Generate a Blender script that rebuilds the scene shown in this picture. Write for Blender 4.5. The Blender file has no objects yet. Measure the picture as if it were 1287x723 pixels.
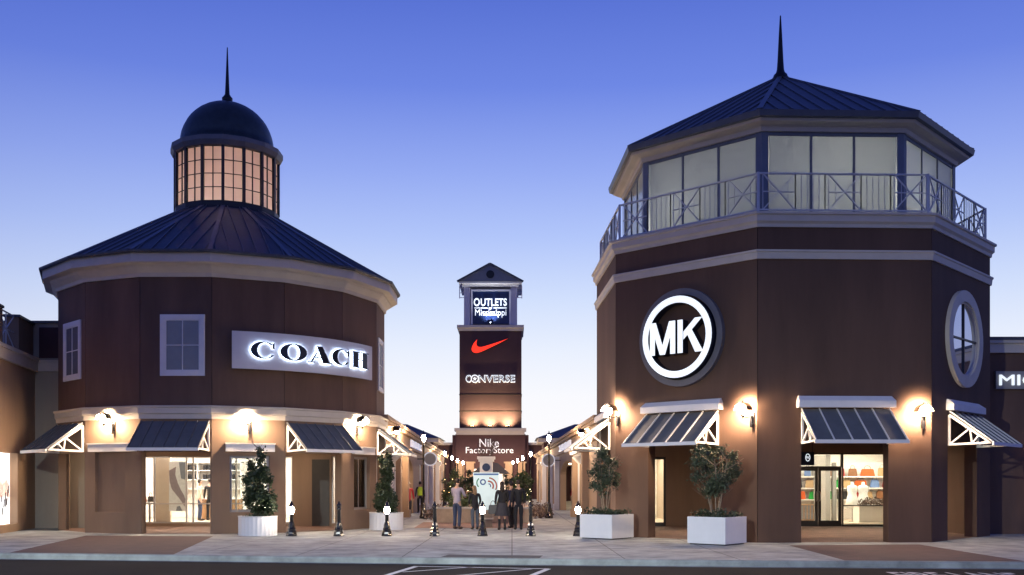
import bpy, bmesh, math, random
from mathutils import Vector, Matrix, noise
random.seed(7)
PI = math.pi
R_ = math.radians
scene = bpy.context.scene
COL = scene.collection
F, CX, HY, CAMZ = 1262.0, 643.5, 608.0, 1.6

def P(px, py, Y):
    return Vector(((px-CX)*Y/F, Y, CAMZ+(HY-py)*Y/F))
def G(px, py, z=0.0):
    Y = (CAMZ-z)*F/(py-HY)
    return Vector(((px-CX)*Y/F, Y, z))

# ------------------------------------------------------------------ tags
def tag(o, label=None, cat=None, group=None, kind=None):
    if label: o['label'] = label
    if cat: o['category'] = cat
    if group: o['group'] = group
    if kind: o['kind'] = kind
    return o
def thing(name, label, cat, loc=(0,0,0), rz=0.0, group=None):
    o = bpy.data.objects.new(name, None); COL.objects.link(o)
    o.location = loc; o.rotation_euler = (0,0,rz); o.empty_display_size = .2
    return tag(o, label, cat, group)
def copy_tree(o, parent=None):
    c = o.copy(); COL.objects.link(c); c.parent = parent
    for ch in list(o.children): copy_tree(ch, c)
    return c

# ------------------------------------------------------------------ materials
MATS = {}
def newmat(name):
    m = bpy.data.materials.new(name); m.use_nodes = True
    nt = m.node_tree; b = nt.nodes['Principled BSDF']
    MATS[name] = m
    return m, nt, b
def rgb(c): return (c[0], c[1], c[2], 1)
def mat(name, col, rough=.6, metal=0, var=.12, scale=3.0, bump=0.0, bscale=60, streak=False, spec=None, coat=0):
    m, nt, b = newmat(name)
    b.inputs['Roughness'].default_value = rough
    b.inputs['Metallic'].default_value = metal
    if spec is not None: b.inputs['Specular IOR Level'].default_value = spec
    if coat: b.inputs['Coat Weight'].default_value = coat
    tc = nt.nodes.new('ShaderNodeTexCoord')
    mp = nt.nodes.new('ShaderNodeMapping')
    nt.links.new(tc.outputs['Object'], mp.inputs['Vector'])
    if streak: mp.inputs['Scale'].default_value = (1,1,.18)
    n = nt.nodes.new('ShaderNodeTexNoise'); n.inputs['Scale'].default_value = scale
    n.inputs['Detail'].default_value = 6; n.inputs['Roughness'].default_value = .62
    nt.links.new(mp.outputs['Vector'], n.inputs['Vector'])
    cr = nt.nodes.new('ShaderNodeValToRGB')
    cr.color_ramp.elements[0].position = .3; cr.color_ramp.elements[1].position = .72
    cr.color_ramp.elements[0].color = rgb([max(0,x*(1-var)) for x in col])
    cr.color_ramp.elements[1].color = rgb([min(1,x*(1+var)) for x in col])
    nt.links.new(n.outputs['Fac'], cr.inputs['Fac'])
    nt.links.new(cr.outputs['Color'], b.inputs['Base Color'])
    if bump:
        n2 = nt.nodes.new('ShaderNodeTexNoise'); n2.inputs['Scale'].default_value = bscale
        n2.inputs['Detail'].default_value = 4
        nt.links.new(tc.outputs['Object'], n2.inputs['Vector'])
        bp = nt.nodes.new('ShaderNodeBump'); bp.inputs['Strength'].default_value = bump
        bp.inputs['Distance'].default_value = .02
        nt.links.new(n2.outputs['Fac'], bp.inputs['Height'])
        nt.links.new(bp.outputs['Normal'], b.inputs['Normal'])
    return m
def emit(name, col, strength, base=(.8,.8,.8)):
    m, nt, b = newmat(name)
    b.inputs['Base Color'].default_value = rgb(base)
    b.inputs['Emission Color'].default_value = rgb(col)
    b.inputs['Emission Strength'].default_value = strength
    m.cycles.emission_sampling = 'FRONT'
    return m
def bricks(name, c1, c2, mortar, w, h, ms, off=.5, rough=.8, bump=.3, noisevar=.15):
    m, nt, b = newmat(name)
    b.inputs['Roughness'].default_value = rough
    tc = nt.nodes.new('ShaderNodeTexCoord')
    br = nt.nodes.new('ShaderNodeTexBrick')
    br.inputs['Color1'].default_value = rgb(c1); br.inputs['Color2'].default_value = rgb(c2)
    br.inputs['Mortar'].default_value = rgb(mortar)
    br.inputs['Scale'].default_value = 1; br.inputs['Brick Width'].default_value = w
    br.inputs['Row Height'].default_value = h; br.inputs['Mortar Size'].default_value = ms
    br.offset = off
    nt.links.new(tc.outputs['Object'], br.inputs['Vector'])
    n = nt.nodes.new('ShaderNodeTexNoise'); n.inputs['Scale'].default_value = 1.3
    n.inputs['Detail'].default_value = 8; n.inputs['Roughness'].default_value = .65
    nt.links.new(tc.outputs['Object'], n.inputs['Vector'])
    mr = nt.nodes.new('ShaderNodeMapRange')
    mr.inputs['From Min'].default_value = .3; mr.inputs['From Max'].default_value = .7
    mr.inputs['To Min'].default_value = 1-noisevar*1.6; mr.inputs['To Max'].default_value = 1+noisevar
    nt.links.new(n.outputs['Fac'], mr.inputs['Value'])
    mx = nt.nodes.new('ShaderNodeVectorMath'); mx.operation = 'SCALE'
    nt.links.new(br.outputs['Color'], mx.inputs[0]); nt.links.new(mr.outputs['Result'], mx.inputs['Scale'])
    nt.links.new(mx.outputs['Vector'], b.inputs['Base Color'])
    if bump:
        bp = nt.nodes.new('ShaderNodeBump'); bp.inputs['Strength'].default_value = bump
        bp.inputs['Distance'].default_value = .01; bp.invert = True
        nt.links.new(br.outputs['Fac'], bp.inputs['Height'])
        nt.links.new(bp.outputs['Normal'], b.inputs['Normal'])
    return m
def glassmat(name, tint=(.9,.95,.95), refl=1.0):
    m = bpy.data.materials.new(name); m.use_nodes = True; nt = m.node_tree
    MATS[name] = m
    nt.nodes.clear()
    o = nt.nodes.new('ShaderNodeOutputMaterial'); mx = nt.nodes.new('ShaderNodeMixShader')
    t = nt.nodes.new('ShaderNodeBsdfTransparent'); g = nt.nodes.new('ShaderNodeBsdfGlossy')
    g.inputs['Roughness'].default_value = .02; t.inputs['Color'].default_value = rgb(tint)
    f = nt.nodes.new('ShaderNodeFresnel'); f.inputs['IOR'].default_value = 1.5
    mu = nt.nodes.new('ShaderNodeMath'); mu.operation = 'MULTIPLY'; mu.inputs[1].default_value = refl
    nt.links.new(f.outputs[0], mu.inputs[0]); nt.links.new(mu.outputs[0], mx.inputs[0])
    nt.links.new(t.outputs[0], mx.inputs[1]); nt.links.new(g.outputs[0], mx.inputs[2])
    nt.links.new(mx.outputs[0], o.inputs['Surface'])
    return m
def frosted(name, col, trans=.75):
    m = bpy.data.materials.new(name); m.use_nodes = True; nt = m.node_tree
    MATS[name] = m
    nt.nodes.clear()
    o = nt.nodes.new('ShaderNodeOutputMaterial'); mx = nt.nodes.new('ShaderNodeMixShader'); mx.inputs[0].default_value = trans
    d = nt.nodes.new('ShaderNodeBsdfDiffuse'); t = nt.nodes.new('ShaderNodeBsdfTranslucent')
    d.inputs[0].default_value = rgb(col); t.inputs[0].default_value = rgb(col)
    m2 = nt.nodes.new('ShaderNodeMixShader'); g = nt.nodes.new('ShaderNodeBsdfGlossy'); g.inputs['Roughness'].default_value = .05
    f = nt.nodes.new('ShaderNodeFresnel'); f.inputs['IOR'].default_value = 1.45
    nt.links.new(d.outputs[0], mx.inputs[1]); nt.links.new(t.outputs[0], mx.inputs[2])
    nt.links.new(f.outputs[0], m2.inputs[0]); nt.links.new(mx.outputs[0], m2.inputs[1]); nt.links.new(g.outputs[0], m2.inputs[2])
    nt.links.new(m2.outputs[0], o.inputs['Surface'])
    return m

mat('stucco_upper', (.140,.080,.056), .85, var=.22, scale=1.2, bump=.25, bscale=90, streak=True)
mat('stucco_mk', (.118,.064,.042), .85, var=.22, scale=1.0, bump=.25, bscale=90, streak=True)
mat('stucco_lower', (.235,.155,.105), .85, var=.12, scale=1.5, bump=.25, bscale=90, streak=True)
mat('stucco_tan', (.38,.26,.17), .85, var=.1, scale=1.2, bump=.2, bscale=80, streak=True)
mat('stucco_grey', (.36,.32,.27), .85, var=.1, scale=1.2, bump=.2, bscale=80, streak=True)
mat('joint', (.03,.02,.018), .9)
mat('trim', (.62,.56,.48), .6, var=.06, scale=2, bump=.06, bscale=50)
mat('trim_white', (.80,.78,.76), .5, var=.04, scale=4)
mat('roof_metal', (.075,.082,.098), .5, metal=.2, var=.2, scale=2.5, bump=.03, bscale=8, streak=True)
mat('roof_seam', (.12,.13,.155), .45, metal=.2, var=.1)
mat('awning_metal', (.115,.122,.135), .75, metal=0, spec=.25, var=.12, scale=3)
mat('dome_metal', (.055,.066,.062), .4, metal=.5, var=.25, scale=3)
mat('dark_metal', (.02,.021,.025), .35, metal=.5, var=.1)
mat('rail_metal', (.62,.62,.62), .5, metal=0, var=.05)
mat('black_paint', (.012,.012,.014), .22, var=.1, coat=.4)
mat('frame_dark', (.05,.045,.042), .4, metal=.4, var=.1)
mat('frame_alu', (.45,.43,.42), .35, metal=.6, var=.06)
mat('pilaster', (.17,.185,.22), .5, var=.08)
mat('cupola_frame', (.028,.028,.032), .45, metal=.3, var=.1)
mat('cupola_ring', (.17,.16,.17), .5, var=.1)
mat('planter_white', (.80,.80,.80), .55, var=.04, scale=2)
mat('soil', (.05,.035,.025), .95, bump=.8, bscale=30)
mat('bark', (.10,.07,.05), .9, var=.3, scale=20, bump=.4)
mat('bark_light', (.30,.23,.16), .85, var=.25, scale=20)
mat('leaf_olive', (.065,.085,.045), .6, var=.5, scale=9)
mat('leaf_dark', (.035,.055,.025), .45, var=.5, scale=9)
mat('leaf_green', (.05,.075,.025), .55, var=.5, scale=6)
mat('leaf_yellow', (.20,.20,.05), .6, var=.4, scale=6)
mat('flower_mass', (.16,.11,.09), .7, var=.7, scale=14)
mat('interior_white', (.78,.74,.70), .7, var=.03)
mat('interior_beige', (.55,.44,.34), .7, var=.05)
mat('interior_grey', (.30,.29,.28), .7, var=.05)
mat('wood', (.28,.15,.07), .5, var=.3, scale=8, streak=True)
mat('sign_panel', (.60,.58,.62), .5, var=.03)
mat('black_letter', (.010,.014,.03), .3, var=.1)
mat('blue_sign', (.012,.025,.09), .35, var=.4, scale=1.0)
mat('pylon_brown', (.075,.035,.038), .85, var=.12, scale=.6, bump=.2)
mat('paint_line', (.62,.62,.64), .7, var=.18, scale=6)
mat('pad_dark', (.035,.045,.06), .8, var=.2, bump=.6, bscale=14)
mat('kerb', (.30,.325,.31), .85, var=.35, scale=2.2, bump=.3, bscale=40)
mat('asphalt', (.016,.016,.017), .95, spec=.15, var=.3, scale=.8, bump=.5, bscale=70)
mat('ground_far', (.06,.055,.05), .95, var=.2)
mat('stone_wall', (.50,.38,.27), .85, var=.15, scale=4, bump=.3)
bricks('concrete', (.36,.385,.385), (.33,.355,.355), (.12,.12,.12), 2.4, 2.4, .014, off=0, rough=.85, bump=.2, noisevar=.34)
bricks('pavers', (.12,.062,.060), (.085,.046,.046), (.07,.05,.045), .2, .1, .005, rough=.85, noisevar=.12)
bricks('pavers_tan', (.30,.165,.12), (.22,.125,.09), (.14,.10,.08), .2, .1, .006, rough=.85, noisevar=.12)
bricks('brick_pillar', (.27,.15,.10), (.20,.11,.08), (.30,.25,.2), .22, .22, .012, rough=.85)
glassmat('glass')
mat('glass_dark',(.17,.18,.20),.06,var=.08,spec=1.0)
frosted('lantern_pane', (.66,.67,.66), .70)
mat('glass_sky',(.75,.8,.88),.04,metal=.95,var=.02)
frosted('cupola_pane', (.85,.74,.68), .80)
emit('sconce_glow', (1,.71,.45), 1600)
emit('lamp_glow', (1,.74,.50), 950)
emit('bollard_glow', (1,.86,.70), 170)
emit('ceiling_glow', (1,.86,.76), 42)
emit('ceiling_glow_mk', (1,.85,.66), 52)
emit('arcade_glow', (1,.74,.48), 22)
emit('porch_glow', (1,.80,.58), 700)
emit('fairy_glow', (1,.80,.45), 9)
emit('fairy_warm', (1,.62,.25), 9)
emit('uplight_glow', (1,.75,.32), 60)
emit('blue_spot_glow', (.75,.85,1), 60)
emit('sign_white', (.86,.94,1), .95)
emit('sign_dim', (.9,.92,1), .42)
emit('sign_cool', (.45,.6,.9), .45)
emit('halo_glow', (.62,.78,1), 14)
emit('swoosh_red', (1,.035,.012), 1.3, (.6,.02,.01))
emit('poster_glow', (.70,.92,.92), .52, (.5,.55,.55))
emit('poster_pink', (1,.55,.42), .9)
emit('ad_white', (1,.97,.95), 1.5)
emit('shop_glow', (1,.80,.58), 1.6)
emit('ring_sign', (.8,.85,1), .30)
for n, c, r in [('skin',(.50,.30,.21),.6),('hair_dark',(.025,.015,.012),.6),('hair_blond',(.26,.16,.08),.6),
                ('shirt_lavender',(.36,.32,.40),.8),('denim',(.035,.05,.10),.85),('denim_light',(.07,.09,.12),.85),
                ('cloth_black',(.012,.012,.016),.8),('cloth_navy',(.015,.02,.05),.8),('cloth_charcoal',(.035,.035,.045),.8),
                ('cloth_red',(.36,.02,.03),.8),('hi_vis',(.55,.75,.04),.6),('cloth_cream',(.60,.52,.42),.8),
                ('shoe',(.015,.013,.013),.5),('shoe_brown',(.08,.05,.04),.6),('cloth_grey',(.16,.15,.15),.8),
                ('bag_orange',(.50,.085,.012),.45),('bag_green',(.012,.26,.04),.45),('bag_tan',(.22,.09,.035),.45),
                ('bag_black',(.02,.02,.022),.4),('bag_cream',(.42,.28,.14),.45),('bag_red',(.36,.02,.02),.45),
                ('bag_blue',(.12,.2,.4),.45),('book_blue',(.05,.1,.35),.5),
                ('poster_white',(.78,.77,.76),.6),('poster_slate',(.22,.24,.28),.6),('poster_mauve',(.30,.24,.26),.6),
                ('map_green',(.08,.30,.16),.6),('map_blue',(.05,.10,.32),.6),('map_red',(.45,.12,.08),.6),('map_header',(.10,.22,.50),.6),
                ('white_cloth',(.80,.80,.78),.8)]:
    mat(n, c, r, var=.12, scale=9)
M = MATS

# ------------------------------------------------------------------ mesh builder
class Fr:
    """local frame: u along, n outwards, z up"""
    def __init__(s, o, u, n): s.o=Vector(o); s.u=Vector(u).normalized(); s.n=Vector(n).normalized()
    def p(s, u, n, z): return s.o + s.u*u + s.n*n + Vector((0,0,z))
class MB:
    def __init__(s): s.v=[]; s.f=[]; s.sm=[]
    def add(s, vs, fs, smooth=False):
        k=len(s.v); s.v += [Vector(v) for v in vs]
        for f in fs: s.f.append([i+k for i in f]); s.sm.append(smooth)
        return s
    def hexa(s, b, t):
        n=len(b)
        return s.add(list(b)+list(t), [list(range(n)), list(range(n,2*n))]+[[i,(i+1)%n,n+(i+1)%n,n+i] for i in range(n)])
    def box(s, x0,x1,y0,y1,z0,z1):
        return s.hexa([(x0,y0,z0),(x1,y0,z0),(x1,y1,z0),(x0,y1,z0)],[(x0,y0,z1),(x1,y0,z1),(x1,y1,z1),(x0,y1,z1)])
    def fbox(s, fr, u0,u1,n0,n1,z0,z1):
        return s.hexa([fr.p(u0,n0,z0),fr.p(u1,n0,z0),fr.p(u1,n1,z0),fr.p(u0,n1,z0)],
                      [fr.p(u0,n0,z1),fr.p(u1,n0,z1),fr.p(u1,n1,z1),fr.p(u0,n1,z1)])
    def fprism(s, fr, poly, n0, n1):           # polygon in (u,z)
        return s.hexa([fr.p(a,n0,b) for a,b in poly],[fr.p(a,n1,b) for a,b in poly])
    def bar(s, a, b, w=.05, h=None, up=(0,0,1)):
        a=Vector(a); b=Vector(b); d=(b-a).normalized(); h=h or w
        up=Vector(up)
        if abs(d.dot(up))>.98: up=Vector((1,0,0)) if abs(d.x)<.9 else Vector((0,1,0))
        x=d.cross(up).normalized()*w/2; y=x.cross(d).normalized()*h/2
        return s.hexa([a-x-y,a+x-y,a+x+y,a-x+y],[b-x-y,b+x-y,b+x+y,b-x+y])
    def tube(s, pts, rs, n=8, cap=True, smooth=True):
        pts=[Vector(p) for p in pts]
        if not hasattr(rs,'__len__'): rs=[rs]*len(pts)
        vs=[]; fs=[]
        x=None
        for i,p in enumerate(pts):
            d=(pts[min(i+1,len(pts)-1)]-pts[max(i-1,0)]).normalized()
            if x is None:
                a=Vector((0,0,1)) if abs(d.z)<.9 else Vector((1,0,0)); x=d.cross(a).normalized()
            else: x=(x-d*x.dot(d)).normalized()
            y=d.cross(x)
            for k in range(n):
                t=2*PI*k/n; vs.append(p+(x*math.cos(t)+y*math.sin(t))*rs[i])
        for i in range(len(pts)-1):
            for k in range(n): fs.append([i*n+k,i*n+(k+1)%n,(i+1)*n+(k+1)%n,(i+1)*n+k])
        if cap: fs.append(list(range(n))); fs.append([(len(pts)-1)*n+k for k in range(n)])
        return s.add(vs,fs,smooth)
    def lathe(s, c, prof, n=16, ph=0.0, smooth=True, closed=False):
        cx,cy,cz=c; vs=[]; fs=[]
        for r,z in prof:
            for k in range(n):
                a=ph+2*PI*k/n; vs.append((cx+r*math.sin(a), cy-r*math.cos(a), cz+z))
        m=len(prof)
        for i in range(m if closed else m-1):
            j=(i+1)%m
            for k in range(n): fs.append([i*n+k,i*n+(k+1)%n,j*n+(k+1)%n,j*n+k])
        if not closed:
            if prof[0][0]>.001: fs.append(list(range(n)))
            if prof[-1][0]>.001: fs.append([(m-1)*n+k for k in range(n)])
        return s.add(vs,fs,smooth)
    def sphere(s, c, r, n=12, m=8, sc=(1,1,1)):
        prof=[]
        vs=[]; fs=[]
        for i in range(m+1):
            t=PI*i/m
            for k in range(n):
                a=2*PI*k/n
                vs.append((c[0]+r*sc[0]*math.sin(t)*math.cos(a), c[1]+r*sc[1]*math.sin(t)*math.sin(a), c[2]+r*sc[2]*math.cos(t)))
        for i in range(m):
            for k in range(n): fs.append([i*n+k,(i+1)*n+k,(i+1)*n+(k+1)%n,i*n+(k+1)%n])
        return s.add(vs,fs,True)
    def quad(s, a,b,c,d): return s.add([a,b,c,d],[[0,1,2,3]])
    def build(s, name, m, parent=None, bevel=0, offset=None):
        me=bpy.data.meshes.new(name)
        off=Vector((0,0,0))
        par=parent; 
        bm=bmesh.new()
        vv=[bm.verts.new(v) for v in s.v]
        for f,sm in zip(s.f,s.sm):
            try:
                fc=bm.faces.new([vv[i] for i in f]); fc.smooth=sm
            except ValueError: pass
        bmesh.ops.remove_doubles(bm, verts=bm.verts, dist=1e-5) if any(s.sm) else None
        bmesh.ops.recalc_face_normals(bm, faces=bm.faces)
        if bevel:
            ed=[e for e in bm.edges if len(e.link_faces)==2 and e.calc_face_angle(0)>.5]
            bmesh.ops.bevel(bm, geom=ed, offset=bevel, segments=2, affect='EDGES')
        bm.to_mesh(me); bm.free()
        if isinstance(m,str): m=MATS[m]
        me.materials.append(m)
        o=bpy.data.objects.new(name, me); COL.objects.link(o)
        if parent:
            o.parent=parent
            # geometry is given in world space: bring it to the parent's space
            w=Matrix.Identity(4); q=parent
            chain=[]
            while q: chain.append(q); q=q.parent
            for q in reversed(chain): w=w @ Matrix.LocRotScale(q.location, q.rotation_euler, None)
            me.transform(w.inverted())
        return o
def top(mb, name, m, label, cat, group=None, bevel=0, origin=None, kind=None):
    o=mb.build(name,m,None,bevel)
    if origin is None:
        n=len(o.data.vertices); c=Vector((0,0,0)); zmin=1e9
        for v in o.data.vertices: c+=v.co; zmin=min(zmin,v.co.z)
        origin=(c.x/n,c.y/n,zmin)
    o.data.transform(Matrix.Translation(-Vector(origin))); o.location=origin
    return tag(o,label,cat,group,kind)
def struct(mb, name, m):
    return tag(mb.build(name,m),kind='structure')

def text_mb(s, fr, uc, zc, w, h, n0, n1, bold=0.0, spacing=1.0):
    cu=bpy.data.curves.new('t','FONT'); cu.body=s; cu.extrude=.5; cu.offset=bold; cu.resolution_u=3
    cu.space_character=spacing; cu.align_x='CENTER'
    o=bpy.data.objects.new('t',cu); COL.objects.link(o)
    bpy.context.view_layer.update()
    me=bpy.data.meshes.new_from_object(o.evaluated_get(bpy.context.evaluated_depsgraph_get()))
    xs=[v.co.x for v in me.vertices]; ys=[v.co.y for v in me.vertices]
    x0,x1,y0,y1=min(xs),max(xs),min(ys),max(ys)
    mb=MB(); vs=[]
    for v in me.vertices:
        u=uc+((v.co.x-x0)/(x1-x0)-.5)*w; z=zc+((v.co.y-y0)/(y1-y0)-.5)*h
        n=n1 if v.co.z>0 else n0
        vs.append(fr.p(u,n,z))
    mb.add(vs,[list(p.vertices) for p in me.polygons])
    bpy.data.objects.remove(o); bpy.data.curves.remove(cu); bpy.data.meshes.remove(me)
    return mb

# ------------------------------------------------------------------ camera, world, lamps
cam=bpy.data.cameras.new('camera'); co=bpy.data.objects.new('camera',cam); COL.objects.link(co)
co.location=(0,0,CAMZ); co.rotation_euler=(PI/2,0,0)
cam.sensor_width=36; cam.lens=36*F/1287; cam.shift_y=(HY-361.5)/1287; cam.clip_end=3000; cam.clip_start=.1
scene.camera=co
scene.view_settings.view_transform='Standard'; scene.view_settings.look='None'
scene.view_settings.exposure=0; scene.view_settings.gamma=1

w=bpy.data.worlds.new('World'); scene.world=w; w.use_nodes=True; nt=w.node_tree
bg=nt.nodes['Background']
tc=nt.nodes.new('ShaderNodeTexCoord'); sp=nt.nodes.new('ShaderNodeSeparateXYZ')
nt.links.new(tc.outputs['Generated'],sp.inputs[0])
def ramp(stops):
    r=nt.nodes.new('ShaderNodeValToRGB'); r.color_ramp.interpolation='LINEAR'
    e=r.color_ramp.elements
    while len(e)>1: e.remove(e[-1])
    e[0].position=stops[0][0]; e[0].color=rgb(stops[0][1])
    for p,c in stops[1:]:
        x=e.new(p); x.color=rgb(c)
    return r
def s2l(c): return [((x/255+.055)/1.055)**2.4 if x>10 else x/255/12.92 for x in c]
# afterglow side (towards the tower) and the darker side behind the camera
r1=ramp([(0,s2l((255,251,250))),(.05,s2l((252,251,254))),(.086,s2l((248,249,254))),(.132,s2l((232,239,254))),(.178,s2l((210,224,253))),(.237,s2l((178,198,250))),
         (.294,s2l((150,172,243))),(.367,s2l((110,136,229))),(.434,s2l((90,116,214))),(.55,s2l((68,90,190))),(1,s2l((44,60,132)))])
r2=ramp([(0,s2l((150,148,175))),(.08,s2l((140,146,190))),(.2,s2l((104,124,200))),(.42,s2l((62,88,188))),(1,s2l((42,56,128)))])
nt.links.new(sp.outputs['Z'],r1.inputs[0]); nt.links.new(sp.outputs['Z'],r2.inputs[0])
mr=nt.nodes.new('ShaderNodeMapRange'); mr.interpolation_type='SMOOTHSTEP'
mr.inputs['From Min'].default_value=.38; mr.inputs['From Max'].default_value=.99
dp=nt.nodes.new('ShaderNodeVectorMath'); dp.operation='DOT_PRODUCT'; dp.inputs[1].default_value=(.12,.9928,0)
nt.links.new(tc.outputs['Generated'],dp.inputs[0]); nt.links.new(dp.outputs['Value'],mr.inputs['Value'])
mx=nt.nodes.new('ShaderNodeMixRGB'); nt.links.new(mr.outputs[0],mx.inputs[0])
nt.links.new(r2.outputs[0],mx.inputs[1]); nt.links.new(r1.outputs[0],mx.inputs[2])
sky=nt.nodes.new('ShaderNodeTexSky'); sky.sky_type='NISHITA'; sky.sun_disc=False
sky.sun_elevation=R_(-2.5); sky.sun_rotation=R_(0)
ad=nt.nodes.new('ShaderNodeMixRGB'); ad.blend_type='ADD'; ad.inputs[0].default_value=.02
nt.links.new(mx.outputs[0],ad.inputs[1]); nt.links.new(sky.outputs[0],ad.inputs[2])
nt.links.new(ad.outputs[0],bg.inputs[0]); bg.inputs[1].default_value=1.0

def lamp(name, kind, loc, power, col, size=.1, target=None, cone=None, blend=.5):
    l=bpy.data.lights.new(name,kind); l.energy=power; l.color=col
    if kind in('POINT','SPOT'): l.shadow_soft_size=size
    if kind=='AREA': l.size=size
    if cone: l.spot_size=cone; l.spot_blend=blend
    o=bpy.data.objects.new(name,l); COL.objects.link(o); o.location=loc
    if target is not None: o.rotation_euler=(Vector(target)-Vector(loc)).to_track_quat('-Z','Y').to_euler()
    return o
# the car park's floodlight, on its pole off to the left of the photographer
for tx,ty in((-17,24),(-3.5,27),(9.5,25)):
    lamp('car_park_light','SPOT',(-9,3,8.5),12000,(.93,1,.95),.12,(tx,ty,-3.0),R_(52),1.0)

# ------------------------------------------------------------------ ground, road, pavement
mb=MB(); mb.quad((-900,-300,-.145),(900,-300,-.145),(900,1500,-.145),(-900,1500,-.145)); struct(mb,'ground','ground_far')
mb=MB(); mb.quad((-120,-60,-.13),(120,-60,-.13),(120,40,-.13),(-120,40,-.13)); struct(mb,'road','asphalt')
KP=[(-60,29.9),(-11.8,23.1),(-5,22.05),(0,21.4),(5,20.85),(10.4,20.4),(60,16.4)]
def kerb_y(x):
    for (a,b),(c,d) in zip(KP,KP[1:]):
        if a<=x<=c: return b+(d-b)*(x-a)/(c-a)
mb=MB()
vs=[]; 
for x,y in KP: vs += [(x,y+.16,-.0),(x,140,-.0)]
for i in range(len(KP)-1): mb.quad(vs[2*i],vs[2*i+2],vs[2*i+3],vs[2*i+1])
struct(mb,'pavement','concrete')
mb=MB()
n=80
pr=[]
for i in range(n+1):
    x=-50+100*i/n; pr.append((x,kerb_y(x)))
prof=[(0,-.2),(.012,-.04),(.03,-.006),(.055,.003),(.17,.003),(.17,-.2)]
for (xa,ya),(xb,yb) in zip(pr,pr[1:]):
    for (d0,z0),(d1,z1) in zip(prof,prof[1:]):
        mb.add([(xa,ya+d0,z0),(xb,yb+d0,z0),(xb,yb+d1,z1),(xa,ya+d1,z1)],[[0,1,2,3]])
struct(mb,'kerb','kerb')
mb=MB()
for (xa,ya),(xb,yb) in zip(pr,pr[1:]): mb.quad((xa,ya-.22,-.124),(xb,yb-.22,-.124),(xb,yb+.01,-.124),(xa,ya+.01,-.124))
struct(mb,'gutter','kerb')
def sheet(name,pts,z,m):
    mb=MB(); mb.add([(x,y,z) for x,y in pts],[list(range(len(pts)))]); return struct(mb,name,m)
def gx(*pp): return [tuple(G(a,b)[:2]) for a,b in pp]
def gk(px,dy=.2):     # point just behind the kerb seen at px
    Y=22
    for _ in range(8):
        X=(px-CX)*Y/F; Y=kerb_y(X)+dy
    return ((px-CX)*Y/F,Y)
sheet('brick_ramp',[gk(12),gk(218)]+gx((268,674.3),(108,673.5)),.004,'pavers')
sheet('brick_ramp',[gk(1062),gk(1290)]+gx((1155,684.6),(991,685.6)),.004,'pavers')
a,b=gk(553,.22),gk(678,.22)
sheet('tactile_strip',[a,b,(b[0]+.1,b[1]+.75),(a[0]+.15,a[1]+.75)],.004,'pad_dark')
# paver bands and porch floors
sheet('paver_band',gx((520,664),(672,664),(664,656.5),(532,656.5)),.004,'pavers_tan')
sheet('paver_band',gx((395,668),(459,663.5),(459,660),(400,663)),.004,'pavers_tan')
C1=Vector((-10.68,37.67,0)); R1=5.861; PH1=-.983
C2=Vector((8.838,33.06,0)); R2=6.258; PH2=-1.928
def pv(C,R,ph,n,k,z=0.0):
    a=ph+2*PI*k/n
    return Vector((C.x+R*math.sin(a),C.y-R*math.cos(a),z))
def facet(C,R,ph,n,k):
    a=pv(C,R,ph,n,k); b=pv(C,R,ph,n,k+1); m=ph+2*PI*(k+.5)/n
    return Fr(a,(b-a),(math.sin(m),-math.cos(m),0)), (b-a).length
sheet('porch_floor',[tuple(pv(C1,R1-.03,PH1,16,k)[:2]) for k in range(16)],.008,'pavers_tan')
sheet('porch_floor',[tuple(pv(C2,R2-.03,PH2,8,k)[:2]) for k in range(8)],.008,'pavers_tan')
# painted crossing lines on the road
mb=MB()
def rline(p,q,wd=.11):
    a=G(*p,z=-.126); b=G(*q,z=-.126); d=(b-a).normalized(); nrm=Vector((-d.y,d.x,0))*wd/2
    mb.quad(a-nrm,b-nrm,b+nrm,a+nrm)
rline((522,711.8),(690,715),.11); rline((524,711.6),(470,728),.13); rline((689,715),(652,730),.13)
rline((506,719),(592,712.9),.08); rline((545,726),(668,715.2),.08)
struct(mb,'road_markings','paint_line')
fr=Fr(G(1190,719.6,-.128),(1,-.08,0),(0,0,1))
mbt=text_mb('FIRE LANE',Fr((0,0,0),(1,0,0),(0,-1,0)),0,0,2.35,1.3,0,1,.01)
A=G(1191,719.6,-.124)
mbt.v=[Vector((A.x+v.x, A.y-.65+v.z-.08*v.x, -.124)) for v in mbt.v]
mbt.f=[f for f in mbt.f]
o=mbt.build('road_lettering','paint_line'); 
bm=bmesh.new(); bm.from_mesh(o.data)
bmesh.ops.remove_doubles(bm,verts=bm.verts,dist=1e-4); bmesh.ops.dissolve_degenerate(bm,edges=bm.edges,dist=1e-4)
for f in list(bm.faces):
    if f.calc_area()<1e-7: bm.faces.remove(f)
for f in bm.faces:
    if f.normal.z<0: f.normal_flip()
bm.to_mesh(o.data); bm.free(); tag(o,kind='structure')

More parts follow.
